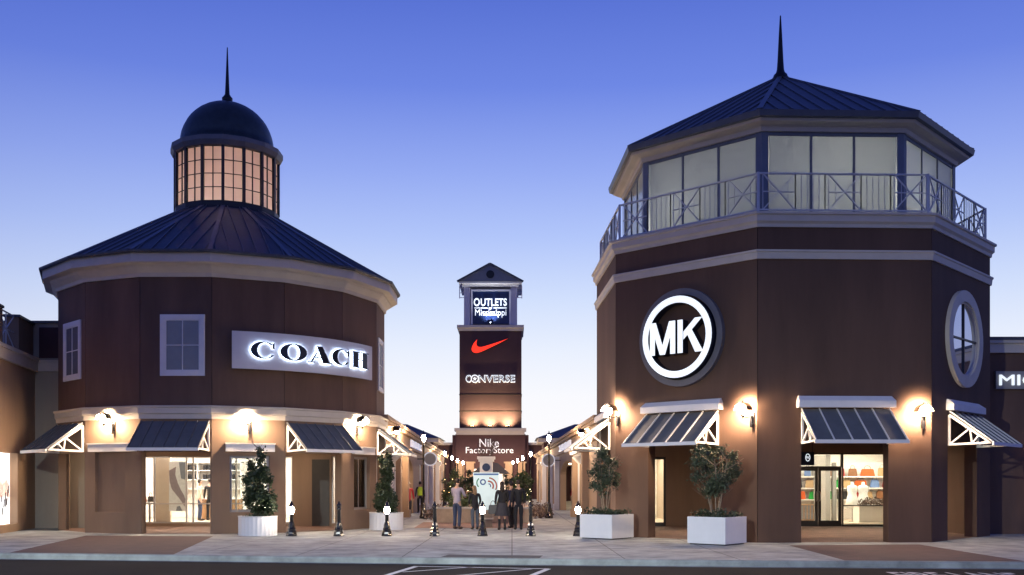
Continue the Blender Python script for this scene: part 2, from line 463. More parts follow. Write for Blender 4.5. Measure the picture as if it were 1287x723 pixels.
# ------------------------------------------------------------------ shared architecture
def ringpoly(mb,C,n,ph,prof,closed=True): mb.lathe((C.x,C.y,0),prof,n,ph,False,closed)
def wallfacet(mb,fr,L,z0,z1,t,half,openings=(),gap=0.0):
    """mitred wall panel with rectangular openings [(u0,u1,za,zb)]"""
    s=t*math.tan(half)
    def piece(u0,u1,a,b):
        i0=u0+(s if u0<=gap+1e-6 else 0); i1=u1-(s if u1>=L-gap-1e-6 else 0)
        mb.hexa([fr.p(u0,0,a),fr.p(u1,0,a),fr.p(i1,-t,a),fr.p(i0,-t,a)],[fr.p(u0,0,b),fr.p(u1,0,b),fr.p(i1,-t,b),fr.p(i0,-t,b)])
    ua=gap
    for (a,b,c,d) in sorted(openings):
        if a>ua+1e-4: piece(ua,a,z0,z1)
        if c>z0+1e-4: piece(a,b,z0,c)
        if d<z1-1e-4: piece(a,b,d,z1)
        ua=b
    if ua<L-gap-1e-4: piece(ua,L-gap,z0,z1)
def metal_roof(C,n,ph,r0,z0,r1,z1,parent,spacing=.42,thick=.05,name='roof'):
    mb=MB(); ringpoly(mb,C,n,ph,[(r0,z0),(r1,z1),(max(r1-.05,.001),z1-thick),(r0-.05,z0-thick)],True)
    ro=mb.build(name,'roof_metal',parent)
    sm=MB()
    sl=math.sqrt((r0-r1)**2+(z1-z0)**2)
    for k in range(n):
        a=pv(C,r0,ph,n,k,z0); b=pv(C,r0,ph,n,k+1,z0); c=pv(C,r1,ph,n,k,z1); d=pv(C,r1,ph,n,k+1,z1)
        e=(b-a); L=e.length; e.normalize(); mid=(a+b)/2; mt=(c+d)/2; Lt=(d-c).length
        up=(mt-mid); nn=e.cross(up).normalized()
        if nn.z<0: nn=-nn
        cnt=max(1,int(L/spacing)); 
        for j in range(cnt+1):
            s=(j-cnt/2)*spacing
            if abs(s)>=L/2-.06: continue
            hw=abs(s)
            t=1.0 if hw<=Lt/2-.01 else (L/2-hw)/(L/2-Lt/2)
            if t<.03: continue
            p0=mid+e*s+nn*.018; p1=p0+up*t
            sm.bar(p0,p1,.028,.045,nn)
        sm.bar(a+Vector((0,0,.015)),c+Vector((0,0,.015)),.15,.05)
    sm.build('roof_seams','roof_seam',ro)
    return ro
def awning(fr,uc,w,ztop,zbot,depth,parent,nseam=6):
    mb=MB()
    a=fr.p(uc-w/2,.03,ztop); b=fr.p(uc+w/2,.03,ztop); c=fr.p(uc+w/2,depth,zbot); d=fr.p(uc-w/2,depth,zbot)
    nn=(b-a).cross(d-a).normalized()
    if nn.z<0: nn=-nn
    mb.hexa([a,b,c,d],[x+nn*.03 for x in (a,b,c,d)])
    aw=mb.build('awning','awning_metal',parent)
    sm=MB()
    for j in range(nseam+1):
        u=uc-w/2+.02+(w-.04)*j/nseam
        sm.bar(fr.p(u,.03,ztop)+nn*.045,fr.p(u,depth,zbot)+nn*.045,.03,.045,nn)
    sm.build('awning_seams','rail_metal' if nseam<6 else 'roof_seam',aw)
    gb=MB(); gb.fbox(fr,uc-w/2-.02,uc+w/2+.02,depth-.005,depth+.05,zbot-.05,zbot+.045)
    gb.build('awning_edge','trim_white',aw)
    for s in(-1,1):
        u=uc+s*(w/2-.05); t=MB()
        zt=ztop-.07
        A_=fr.p(u,.035,zt); B_=fr.p(u,.035,zbot+.0); D_=fr.p(u,depth-.05,zbot+.03)
        t.bar(A_,B_+Vector((0,0,-.03)),.06,.06); t.bar(B_,D_,.06,.06); t.bar(A_,D_,.06,.07)
        mid=(A_+D_)/2; 
        t.bar(B_+Vector((0,0,.0)),mid,.045,.045)
        q=(B_*.45+D_*.55); t.bar(q,mid*.55+D_*.45,.04,.04)
        t.bar(q,mid,.04,.04)
        t.build('bracket','trim_white',aw)
    return aw
def window(fr,uc,zc,w,h,parent,fw=.13,mull=(1,1),out=.05,panemat='glass_dark',framemat='trim_white'):
    mb=MB()
    for a,b,c,d in((-w/2,-w/2+fw,-h/2,h/2),(w/2-fw,w/2,-h/2,h/2),(-w/2+fw,w/2-fw,h/2-fw,h/2),(-w/2+fw,w/2-fw,-h/2,-h/2+fw)):
        mb.fbox(fr,uc+a,uc+b,.002,out,zc+c,zc+d)
    wo=mb.build('window',framemat,parent)
    p=MB(); p.fbox(fr,uc-w/2+fw,uc+w/2-fw,.004,.012,zc-h/2+fw,zc+h/2-fw); p.build('pane',panemat,wo)
    m=MB()
    iw=w-2*fw; ih=h-2*fw
    e=.035
    for a,b,c,d in((-iw/2,-iw/2+e,-ih/2,ih/2),(iw/2-e,iw/2,-ih/2,ih/2),(-iw/2+e,iw/2-e,ih/2-e,ih/2),(-iw/2+e,iw/2-e,-ih/2,-ih/2+e)):
        m.fbox(fr,uc+a,uc+b,.012,.035,zc+c,zc+d)
    for i in range(mull[0]):
        u=uc-iw/2+iw*(i+1)/(mull[0]+1); m.fbox(fr,u-.014,u+.014,.013,.032,zc-ih/2+e,zc+ih/2-e)
    for i in range(mull[1]):
        z=zc-ih/2+ih*(i+1)/(mull[1]+1); m.fbox(fr,uc-iw/2+e,uc+iw/2-e,.014,.030,z-.014,z+.014)
    m.build('sash',framemat,wo)
    return wo
def sconce(fr,u,z,label,glow='sconce_glow'):
    """wall lantern: back plate, arm, globe, half-round hood, finial"""
    base=fr.p(u,0,z-.42)
    t=thing('wall_lantern',label,'wall lamp',base,0,'lit wall lanterns on the two towers')
    b=MB(); b.fbox(fr,u+.05,u+.17,.001,.05,z-.34,z-.02); b.fbox(fr,u+.075,u+.145,.05,.075,z-.42,z-.1); b.build('back_plate','black_paint',t)
    a=MB(); a.tube([fr.p(u+.11,.05,z-.1),fr.p(u+.10,.2,z-.16),fr.p(u+.04,.3,z-.15),fr.p(u,.32,z-.11)],.016,6); a.build('arm','black_paint',t)
    g=MB(); c=fr.p(u,.32,z+.03); g.sphere(c,.09,12,8,(1,1,1.15)); g.build('globe',glow,t)
    h=MB(); vs=[]; fs=[]
    n_=12
    for j,(nn) in enumerate((.18,.46)):
        for i in range(n_+1):
            an=PI*i/n_
            for r in(.205,.222): vs.append(fr.p(u+math.cos(an)*r,nn,z+.03+math.sin(an)*r))
    W=2*(n_+1)
    for i in range(n_):
        fs+=[[2*i,2*i+2,W+2*i+2,W+2*i],[2*i+1,2*i+3,W+2*i+3,W+2*i+1],[2*i,2*i+1,2*i+3,2*i+2],[W+2*i,W+2*i+1,W+2*i+3,W+2*i+2]]
    h.add(vs,fs); h.tube([fr.p(u,.32,z+.25),fr.p(u,.32,z+.30)],[.02,.008],6)
    h.bar(fr.p(u+.21,.19,z+.03),fr.p(u+.12,.06,z-.06),.02); h.build('hood','black_paint',t)
    f=MB(); f.lathe(tuple(c),[(.001,-.24),(.018,-.21),(.022,-.17),(.05,-.14),(.06,-.125),(.001,-.12)],8); f.build('finial','black_paint',t)
    return t

# ------------------------------------------------------------------ LEFT TOWER
tw=thing('store_tower','round brown stucco tower with blue metal roof and lit glazed cupola above the COACH sign','building',C1)
H16=PI/16
A_F=[0,2,4,6,8,10,12,14]          # facets with awnings/openings (even) : 0=front-left ...
up=MB(); bk=MB(); lo=MB()
OPEN16={0,2,4,6}
for k in range(16):
    fr,L=facet(C1,R1,PH1,16,k)
    wallfacet(up,fr,L,3.66,8.20,.12,H16,(),.009)
    if k in OPEN16: op=[(.05,L-.05,0,2.62)]
    elif k==1: op=[(.42,L-.62,.68,2.62)]
    elif k==3: op=[(.55,L-.48,.68,2.50)]
    elif k==5: op=[(.75,L-.45,.68,2.55)]
    elif 7<=k<=13: op=[(.0,L,0,3.3)]
    else: op=[]
    wallfacet(lo,fr,L,0,3.66,.34,H16,op,0)
up.build('upper_wall','stucco_upper',tw)
ringpoly(bk,C1,16,PH1,[(R1-.03,3.66),(R1-.03,8.2),(R1-.16,8.2),(R1-.16,3.66)]); bk.build('wall_joint','joint',tw)
lo.build('lower_wall','stucco_lower',tw)
mb=MB()   # porch soffit
ringpoly(mb,C1,16,PH1,[(R1-.35,3.3),(.01,3.3),(.01,3.4),(R1-.35,3.4)]); mb.build('porch_ceiling','stucco_tan',tw)
mb=MB(); ringpoly(mb,C1,16,PH1,[(R1+.005,3.66),(R1+.07,3.66),(R1+.07,3.80),(R1+.12,3.84),(R1+.12,4.0),(R1+.16,4.03),(R1+.16,4.07),(R1+.005,4.09)]); mb.build('belt_course','trim',tw)
mb=MB(); ringpoly(mb,C1,16,PH1,[(R1+.005,8.17),(R1+.06,8.17),(R1+.08,8.28),(R1+.24,8.45),(R1+.26,8.52),(6.36,8.55),(6.36,8.88),(6.30,8.90),(R1+.005,8.90)]); mb.build('cornice','trim',tw)
metal_roof(C1,16,PH1,6.44,8.88,1.80,11.55,tw,.42)
mb=MB(); ringpoly(mb,C1,16,PH1,[(6.44,8.83),(6.47,8.87),(6.47,8.93),(6.40,8.93)]); mb.build('gutter','roof_metal',tw)
# blind niche, lintels, windows
fr,L=facet(C1,R1,PH1,16,1)
mb=MB(); mb.fbox(fr,.38,L-.55,-.2,-.12,.6,2.7); mb.build('niche_back','stucco_lower',tw)
for k,(a,b) in {1:(.25,L+.0),3:(.42,L-.33),5:(.62,L-.32)}.items():
    fr,L=facet(C1,R1,PH1,16,k)
    b=min(b,L-.12)
    m=MB(); m.fbox(fr,a,b,.003,.14,2.63,2.87); m.fbox(fr,a-.02,b+.02,.003,.17,2.87,2.90); m.build('lintel','trim_white',tw)
for k,(a,b,c,d) in {3:(.55,L-.48,.68,2.50),5:(.75,L-.45,.68,2.55)}.items():
    fr,L=facet(C1,R1,PH1,16,k)
    sub=Fr(fr.p(0,-.18,0),fr.u,fr.n)
    window(sub,(a+b)/2,(c+d)/2,b-a,d-c,tw,.05,(1,0),.05,'glass','frame_alu')
fr,L=facet(C1,R1,PH1,16,2); window(fr,L/2+.22,6.0,1.42,1.95,tw,.16)
fr,L=facet(C1,R1,PH1,16,0); window(fr,L/2+.12,6.02,1.42,1.95,tw,.16,(1,1))
fr,L=facet(C1,R1,PH1,16,6); window(fr,L/2-.1,6.0,1.30,1.95,tw,.14)
for k in(0,2,4,6):
    fr,L=facet(C1,R1,PH1,16,k)
    awning(fr,L/2,L-.1,3.56,2.66,1.2,tw,6)
# cupola
cu=MB(); ringpoly(cu,C1,16,PH1,[(1.98,11.30),(2.0,11.40),(1.90,11.52),(1.90,11.72),(1.70,11.72),(1.70,11.3)])
cup=cu.build('cupola','cupola_frame',tw)
mb=MB(); ringpoly(mb,C1,16,PH1,[(1.86,13.66),(1.96,13.70),(2.04,13.86),(2.04,14.02),(1.75,14.12),(1.70,13.66)]); mb.build('cupola_cornice','cupola_ring',cup)
mb=MB()
for k in range(16):
    a=pv(C1,1.87,PH1,16,k)
    mb.bar(a+Vector((0,0,11.7)),a+Vector((0,0,13.68)),.10,.10,(a-C1).normalized())
    fr,L=facet(C1,1.86,PH1,16,k)
    mb.fbox(fr,L/2-.016,L/2+.016,-.04,0,11.72,13.67)
    for j in range(1,4):
        z=11.72+1.95*j/4; mb.fbox(fr,.04,L-.04,-.035,-.005,z-.013,z+.013)
mb.build('glazing_bars','cupola_frame',cup)
mb=MB()
for k in range(16):
    fr,L=facet(C1,1.84,PH1,16,k); mb.fbox(fr,.0,L,-.03,-.02,11.72,13.67)
mb.build('pane','cupola_pane',cup)
mb=MB(); prof=[(1.72,14.05),(1.72,14.2)]+[(1.70*math.cos(t),14.2+1.66*math.sin(t)) for t in [PI/2*i/12 for i in range(13)]]
prof[-1]=(.001,15.86)
mb.lathe((C1.x,C1.y,0),prof,32,PH1,True); mb.build('dome','dome_metal',cup)
mb=MB(); mb.lathe((C1.x,C1.y,0),[(.001,15.8),(.24,15.82),(.26,15.88),(.17,15.92),(.20,15.99),(.20,16.05),(.14,16.12),(.09,16.2),(.075,16.5),(.05,17.1),(.018,17.95),(.001,17.98)],12); mb.build('finial','dark_metal',cup)
lamp('cupola_light','POINT',(C1.x,C1.y,13.2),90,(1,.58,.34),.3)
for q in range(5):
    a=2*PI*q/5; lamp('cupola_light','POINT',(C1.x+1.15*math.sin(a),C1.y-1.15*math.cos(a),11.9),72,(1,.88,.80),.12)

def arcframe(a,r):   # point on sign arc
    return Vector((C1.x+r*math.sin(a),C1.y-r*math.cos(a),0))
def ang_for_px(px,r=6.06):
    lo_,hi=-.2,1.45
    for _ in range(50):
        m=(lo_+hi)/2; p=arcframe(m,r)
        if CX+F*p.x/p.y<px: lo_=m
        else: hi=m
    return m
# COACH sign
sg=thing('shop_sign','long curved white sign board reading COACH in halo lit black letters','sign',arcframe(.78,R1))
def arcpanel(mb,a0,a1,r0,r1,z0,z1,n=24):
    for i in range(n):
        p=a0+(a1-a0)*i/n; q=a0+(a1-a0)*(i+1)/n
        b=[arcframe(p,r0),arcframe(q,r0),arcframe(q,r1),arcframe(p,r1)]
        mb.hexa([v+Vector((0,0,z0)) for v in b],[v+Vector((0,0,z1)) for v in b])
a0,a1=ang_for_px(291.5),ang_for_px(467.7)
mb=MB(); arcpanel(mb,a0,a1,5.98,6.06,5.27,6.46); mb.build('board','sign_panel',sg)
for t in(.1,.37,.63,.9):
    mb=MB(); a=a0+(a1-a0)*t; arcpanel(mb,a-.006,a+.006,5.76,5.985,5.5,6.2,1); mb.build('mounting','dark_metal',sg)
def ell(cx,cy,a,b,t0,t1,n): return [(cx+a*math.cos(t0+(t1-t0)*i/n),cy+b*math.sin(t0+(t1-t0)*i/n)) for i in range(n+1)]
def strip(o,i): return [[o[k],o[k+1],i[k+1],i[k]] for k in range(len(o)-1)]
def glyph(ch):
    q=[]
    if ch=='O': q=strip(ell(.5,.5,.5,.5,0,2*PI,28),ell(.5,.5,.24,.455,0,2*PI,28))
    if ch=='C':
        q=strip(ell(.5,.5,.5,.5,.62,2*PI-.55,26),ell(.56,.5,.30,.455,.75,2*PI-.62,26))
        q+=[[(.86,.60),(.93,.60),(.93,.98),(.86,.88)]]
    if ch=='A':
        q=[[(.08,.0),(.15,.0),(.50,.98),(.46,.90)],[(.36,1),(.58,1),(.92,.0),(.62,.0)],[(.22,.28),(.60,.28),(.60,.34),(.24,.34)],
           [(0,0),(.27,0),(.27,.05),(0,.05)],[(.53,0),(1,0),(1,.05),(.53,.05)]]
    if ch=='H':
        q=[[(.10,0),(.36,0),(.36,1),(.10,1)],[(.64,0),(.90,0),(.90,1),(.64,1)],[(.36,.47),(.64,.47),(.64,.53),(.36,.53)],
           [(0,0),(.46,0),(.46,.05),(0,.05)],[(0,.95),(.46,.95),(.46,1),(0,1)],[(.54,0),(1,0),(1,.05),(.54,.05)],[(.54,.95),(1,.95),(1,1),(.54,1)]]
    return q
for ch,p0,p1 in(('C',315,347),('O',352,385.5),('A',387,417),('C',417.5,439.5),('H',441.5,462.5)):
    ga,gb=ang_for_px(p0,6.13),ang_for_px(p1,6.13)
    for nm,r0,r1,m,par in(('letter',6.115,6.16,'black_letter',1),('halo',6.107,6.113,'halo_glow',2)):
        mb=MB()
        for q in glyph(ch):
            f=lambda r:[arcframe(ga+(gb-ga)*x,r)+Vector((0,0,5.60+.55*y)) for x,y in q]
            mb.hexa(f(r0),f(r1))
        ob=mb.build(nm,m,sg if par==1 else last)
        last=ob
# wall lanterns
def fsc(k,px,off=0):     # u on facet k for a pixel
    fr,L=facet(C1,R1,PH1,16,k); best=min((abs(CX+F*fr.p(u,.3,0).x/fr.p(u,.3,0).y-px),u) for u in [L*i/200 for i in range(201)]); return fr,best[1]
for k,px,lb in((1,131,'lit lantern on the brown pier left of the window display, above the blind niche'),
               (3,311,'lit lantern under the COACH board, above the round planter'),
               (5,455,'lit lantern on the right edge of the round tower beside the street')):
    fr,u=fsc(k,px); sconce(fr,u,3.62 if k!=5 else 3.7,lb)

# ------------------------------------------------------------------ RIGHT TOWER
tm=thing('store_tower','octagonal dark brown stucco tower with glazed top floor and blue metal roof','building',C2)
H8=PI/8
w1=MB(); bk=MB()
for k in range(8):
    fr,L=facet(C2,R2,PH2,8,k); c=L/2
    op=[(c-1.2,c+1.2,0,2.72)] if k<4 else ([(0.01,2.75,0,3.2)] if k==7 else ([(0.01,L-.01,0,3.2)] if k in(5,6) else []))
    wallfacet(w1,fr,L,0,7.69,.36,H8,op,.010)
w1.build('lower_wall','stucco_mk',tm)
w2=MB()
for k in range(8):
    fr,L=facet(C2,R2,PH2,8,k); wallfacet(w2,fr,L,7.91,8.58,.3,H8,(),.010)
w2.build('upper_wall','stucco_mk',tm)
for k in range(8):
    p=pv(C2,R2-.055,PH2,8,k); bk=MB(); bk.lathe((p.x,p.y,0),[(.04,0.0),(.04,8.56)],8); bk.build('wall_joint','joint',tm)
mb=MB(); ringpoly(mb,C2,8,PH2,[(R2-.3,7.69),(R2+.05,7.69),(R2+.07,7.86),(R2+.10,7.88),(R2+.10,7.93),(R2-.3,7.96)]); mb.build('belt_course','trim',tm)
mb=MB(); ringpoly(mb,C2,8,PH2,[(R2-.3,8.55),(R2+.05,8.55),(R2+.06,8.64),(R2+.13,8.70),(R2+.13,8.86),(R2+.19,8.88),(R2+.19,8.94),(R2-.3,8.95)]); mb.build('cornice','trim',tm)
mb=MB(); ringpoly(mb,C2,8,PH2,[(R2-.25,8.7),(.01,8.7),(.01,8.93),(R2-.25,8.93)]); mb.build('terrace_floor','interior_grey',tm)
mb=MB(); ringpoly(mb,C2,8,PH2,[(R2-.36,3.2),(.01,3.2),(.01,3.3),(R2-.36,3.3)]); mb.build('porch_ceiling','stucco_mk',tm)
for k in(0,1,2,3):
    fr,L=facet(C2,R2,PH2,8,k); c=L/2
    aw=awning(fr,c,2.45,3.60,2.70,1.2,tm,5)
    m=MB(); m.fbox(fr,c-1.33,c+1.33,.003,.22,3.66,3.84)
    m.hexa([fr.p(c-1.33,.003,3.84),fr.p(c+1.33,.003,3.84),fr.p(c+1.33,.22,3.84),fr.p(c-1.33,.22,3.84)],
           [fr.p(c-1.28,.003,3.98),fr.p(c+1.28,.003,3.98),fr.p(c+1.28,.03,3.98),fr.p(c-1.28,.03,3.98)])
    m.build('awning_cap','trim_white',tm)
# top room
RR=5.28; rm=MB(); base=MB()
ringpoly(base,C2,8,PH2,[(RR,8.93),(RR,9.06),(RR-.3,9.06),(RR-.3,8.93)])
lr=base.build('lantern_room','pilaster',tm)
pl=MB(); fm=MB(); pn=MB()
for k in range(8):
    fr,L=facet(C2,RR,PH2,8,k)
    for u0,u1 in((0,.19),(L-.19,L)): pl=MB(); pl.fbox(fr,u0,u1,-.12,.0,9.06,11.46); pl.build('pilaster','pilaster',lr)
    for i in(1,2):
        u=.19+(L-.38)*i/3; fm.fbox(fr,u-.03,u+.03,-.09,-.02,9.06,11.46)
    fm.fbox(fr,.19,L-.19,-.085,-.025,11.36,11.46); fm.fbox(fr,.19,L-.19,-.085,-.025,9.06,9.14); 
    for i in range(3):
        a=.19+(L-.38)*i/3; pn=MB(); pn.fbox(fr,a+.03,a+(L-.38)/3-.03,-.06,-.05,9.14,11.36); pn.build('pane','lantern_pane',lr)
fm.build('mullions','pilaster',lr)
mb=MB(); ringpoly(mb,C2,8,PH2,[(RR-.3,11.46),(RR+.06,11.46),(RR+.08,11.58),(RR+.16,11.62),(5.62,11.64),(5.66,11.66),(5.70,11.86),(5.60,11.88),(RR-.3,11.88)]); mb.build('eave','trim',lr)
mb=MB(); ringpoly(mb,C2,8,PH2,[(5.69,11.72),(5.80,11.74),(5.84,11.90),(5.78,11.92),(5.69,11.88)]); mb.build('gutter','roof_seam',lr)
mb=MB(); ringpoly(mb,C2,8,PH2,[(RR-.3,11.5),(.01,11.5),(.01,11.55),(RR-.3,11.55)]); mb.build('room_ceiling','interior_grey',lr)
metal_roof(C2,8,PH2,5.80,11.90,.02,15.0,tm,.43)
mb=MB(); mb.lathe((C2.x,C2.y,0),[(.001,14.75),(.34,14.86),(.24,14.98),(.22,15.05),(.15,15.12),(.12,15.22),(.10,15.5),(.055,16.4),(.02,17.0),(.001,17.02)],12); mb.build('finial','dark_metal',tm)
lamp('top_room_light','POINT',(C2.x+.4,C2.y-2.8,10.4),215,(1,1,.92),.5)
lamp('top_room_light','POINT',(C2.x+2.4,C2.y-2.6,9.4),130,(1,1,.72),.25)
lamp('top_room_light','POINT',(C2.x-3.0,C2.y-1.9,9.8),140,(1,1,.90),.5)
# railing
rl=MB(); rl2=MB()
RRail=6.12
for k in range(8):
    fr,L=facet(C2,RRail,PH2,8,k)
    p=pv(C2,RRail,PH2,8,k); rl.bar(p+Vector((0,0,8.94)),p+Vector((0,0,10.08)),.06)
    rl.bar(fr.p(0,0,10.05),fr.p(L,0,10.05),.055,.045); rl.bar(fr.p(0,0,9.06),fr.p(L,0,9.06),.04,.04)
    seg=[('x',.95),('b',.78),('x',.95),('b',.78),('x',.95)]; tot=sum(s for _,s in seg); u=.03; sc=(L-.06)/tot
    for ty,wd in seg:
        wd*=sc
        for uu in(u,u+wd): rl.bar(fr.p(uu,0,9.06),fr.p(uu,0,10.05),.026)
        if ty=='b':
            for i in range(1,5): rl.bar(fr.p(u+wd*i/5,0,9.06),fr.p(u+wd*i/5,0,10.05),.018)
        else:
            i=.10
            for uu in(u+i,): rl.bar(fr.p(uu,0,9.06),fr.p(uu,0,10.05),.018)
            rl.bar(fr.p(u+i,0,9.06),fr.p(u+wd-i*0,0,10.05),.032); rl.bar(fr.p(u+i,0,10.05),fr.p(u+wd,0,9.06),.032)
            rl.bar(fr.p(u+i,0,9.555),fr.p(u+wd,0,9.555),.028)
            rl.bar(fr.p(u+wd*.3,0,9.30),fr.p(u+wd*.3,0,9.81),.014); rl.bar(fr.p(u+wd*.8,0,9.30),fr.p(u+wd*.8,0,9.81),.014)
        u+=wd
rl.build('railing','rail_metal',tm)
# oval (round) window on facet 3
fr,L=facet(C2,R2,PH2,8,3); c=L/2
def disc_ring(mb,fr,uc,zc,r0,r1,n0,n1,n=40):
    for i in range(n):
        t,s=2*PI*i/n,2*PI*(i+1)/n
        q=[(uc+r1*math.cos(t),zc+r1*math.sin(t)),(uc+r1*math.cos(s),zc+r1*math.sin(s)),(uc+r0*math.cos(s),zc+r0*math.sin(s)),(uc+r0*math.cos(t),zc+r0*math.sin(t))]
        if r0<1e-4: q=q[:3]
        mb.fprism(fr,q,n0,n1)
mb=MB(); disc_ring(mb,fr,c,5.78,1.08,1.40,.002,.12); disc_ring(mb,fr,c,5.78,1.02,1.08,.002,.06)
wo=mb.build('window','trim',tm)
mb=MB(); disc_ring(mb,fr,c,5.78,0,1.02,.004,.012); mb.build('pane','glass_sky',wo)
mb=MB(); mb.fbox(fr,c-.025,c+.025,.012,.05,4.76,6.80); mb.fbox(fr,c-1.02,c+1.02,.014,.048,5.755,5.805); mb.build('sash','frame_dark',wo)
# MK emblem
fr,L=facet(C2,R2,PH2,8,1); c=L/2
sg=thing('shop_sign','round emblem sign with white glowing ring around the letters MK','sign',fr.p(c,0,4.4))
mb=MB(); disc_ring(mb,fr,c,5.78,1.22,1.40,.002,.16,48); mb.build('backing_ring','cupola_ring',sg)
mb=MB(); disc_ring(mb,fr,c+.0,5.78,.001,1.22,.002,.03,48); mb.build('backing_disc','stucco_mk',sg)
mb=MB(); disc_ring(mb,fr,c,5.78,.96,1.18,.06,.32,56); mb.build('ring_side','black_letter',sg)
mb=MB(); disc_ring(mb,fr,c,5.78,.975,1.165,.322,.33,56); mb.build('ring_face','sign_white',sg)
def stroke(a,b,wd):
    return [(a[0]-wd/2,a[1]),(a[0]+wd/2,a[1]),(b[0]+wd/2,b[1]),(b[0]-wd/2,b[1])]
MQ=[stroke((-.82,-.47),(-.82,.47),.17),stroke((-.12,-.47),(-.12,.47),.17),stroke((-.47,-.47),(-.79,.47),.18),stroke((-.47,-.47),(-.15,.47),.18)]
KQ=[stroke((.13,-.47),(.13,.47),.17),[(.24,-.10),(.24,.12),(.62,.48),(.86,.48)],[(.36,.06),(.50,.19),(.89,-.48),(.63,-.48)]]
for nm,qs in(('letter_m',MQ),('letter_k',KQ)):
    mb=MB(); mf=MB()
    for i,q in enumerate(qs):
        q=[(c+x*1.0,5.78+y) for x,y in q]
        mb.fprism(fr,q,.06+i*.001,.318-i*.001); mf.fprism(fr,q,.32+i*.0015,.328+i*.0015)
    l=mb.build(nm,'black_letter',sg); mf.build('letter_face','sign_white',l)
def usc(k,px):
    fr,L=facet(C2,R2,PH2,8,k); return fr,min((abs(CX+F*fr.p(u,.3,0).x/fr.p(u,.3,0).y-px),u) for u in [L*i/400 for i in range(401)])[1]
for k,px,z,lb in((1,762,3.75,'lit lantern on the octagonal tower above the planter nearest the street'),
                 (1,934,3.55,'lit lantern right of the awning under the round emblem'),
                 (2,1161,3.50,'lit lantern right of the shop entrance awning, near the round window')):
    fr,u=usc(k,px); sconce(fr,u,z,lb)

for cx_,cy_,z_,lb in((9.6,31.0,3.2,'round ceiling light in the octagonal tower porch above the shop doors'),(5.6,32.6,3.2,'round ceiling light in the octagonal tower porch near the street side'),(12.2,33.5,3.2,'round ceiling light in the octagonal tower porch near the round window side'),
    (-11.0,34.6,3.3,'round ceiling light in the round tower porch above the shop window'),(-7.9,35.6,3.3,'round ceiling light in the round tower porch near the street side'),(-13.8,35.4,3.3,'round ceiling light in the round tower porch near its left opening')):
    t=thing('ceiling_light',lb,'ceiling light',(cx_,cy_,z_),0,'round porch ceiling lights')
    m=MB(); m.lathe((cx_,cy_,z_),[(.001,-.001),(.14,-.001),(.14,-.05),(.11,-.05),(.11,-.02),(.001,-.02)],16); m.build('housing','frame_alu',t)
    m=MB(); m.lathe((cx_,cy_,z_),[(.001,-.022),(.105,-.024),(.105,-.034),(.001,-.036)],16); m.build('lens','porch_glow',t)
# ------------------------------------------------------------------ STOREFRONT BUILDINGS behind the porches
def shopfront(mbf,mbg,x0,x1,y,z0,z1,bars,rail=None,fw=.05):
    mbf.box(x0,x1,y-.04,y+.04,z1-fw,z1); mbf.box(x0,x1,y-.04,y+.04,z0,z0+fw)
    for x in [x0+fw/2,x1-fw/2]+list(bars): mbf.box(x-fw/2,x+fw/2,y-.045,y+.045,z0+fw,z1-fw)
    if rail: mbf.box(x0,x1,y-.035,y+.035,rail-.02,rail+.02)
    mbg.box(x0,x1,y-.006,y+.006,z0+fw,z1-fw)
def hall(name,label,x0,x1,y0,y1,h,openings,wallmat,back,parent_roof='ground_far'):
    """single storey block; front wall at y0 with openings (xa,xb,za,zb)"""
    t=thing(name,label,'building',((x0+x1)/2,y0,0))
    fr=Fr((x0,y0,0),(1,0,0),(0,-1,0)); mb=MB()
    wallfacet(mb,fr,x1-x0,0,h,.25,0,[(a-x0,b-x0,c,d) for a,b,c,d in openings]); mb.build('front_wall',wallmat,t)
    mb=MB(); mb.box(x0,x0+.25,y0+.25,y1,0,h); mb.box(x1-.25,x1,y0+.25,y1,0,h); mb.box(x0+.25,x1-.25,y1-.25,y1,0,h); mb.build('walls',back,t)
    mb=MB(); mb.box(x0+.25,x1-.25,y0+.25,y1-.25,3.05,3.12); mb.build('shop_ceiling','interior_white',t)
    mb=MB(); mb.box(x0+.0,x1-.0,y0+.0,y1-.0,h,h+.1); mb.build('roof','ground_far',t)
    return t
yc=37.4
hc=hall('store_hall','single storey shop hall behind the round tower with white lit interior','building',0,0,0,0) if False else None
tc_=hall('shop_building','low shop block behind the round tower with bright handbag showroom inside',-15.9,-5.1,yc,44.5,3.55,
        [(-13.95,-9.0,.12,2.62),(-8.62,-8.18,.12,2.62),(-6.72,-6.42,.12,2.62)],'stucco_lower','interior_white')
f=MB(); g=MB()
shopfront(f,g,-13.95,-9.0,yc+.1,.12,2.62,[-13.35,-12.15,-11.9,-10.3],.85)
shopfront(f,g,-8.62,-8.18,yc+.1,.12,2.62,[],None); shopfront(f,g,-6.72,-6.42,yc+.1,.12,2.62,[],None)
fo=f.build('shopfront_frame','frame_alu',tc_); g.build('shopfront_glass','glass',tc_)
mb=MB(); mb.box(-7.45,-6.80,yc-.02,yc-.003,.02,2.5); mb.build('door','frame_dark',tc_)
mb=MB()
for x in(-14.5,-12.6,-10.7,-8.8,-7.2):
    for y in(38.6,40.6,42.8): mb.box(x-.55,x+.55,y-.25,y+.25,3.03,3.045)
mb.build('ceiling_lights','ceiling_glow',tc_)
mb=MB(); mb.box(-13.72,-13.14,38.6,38.75,0,2.9); mb.build('partition','interior_beige',tc_)
mb=MB(); mb.box(-15.6,-6.5,37.66,44.2,.06,.1); mb.build('shop_floor','interior_beige',tc_)
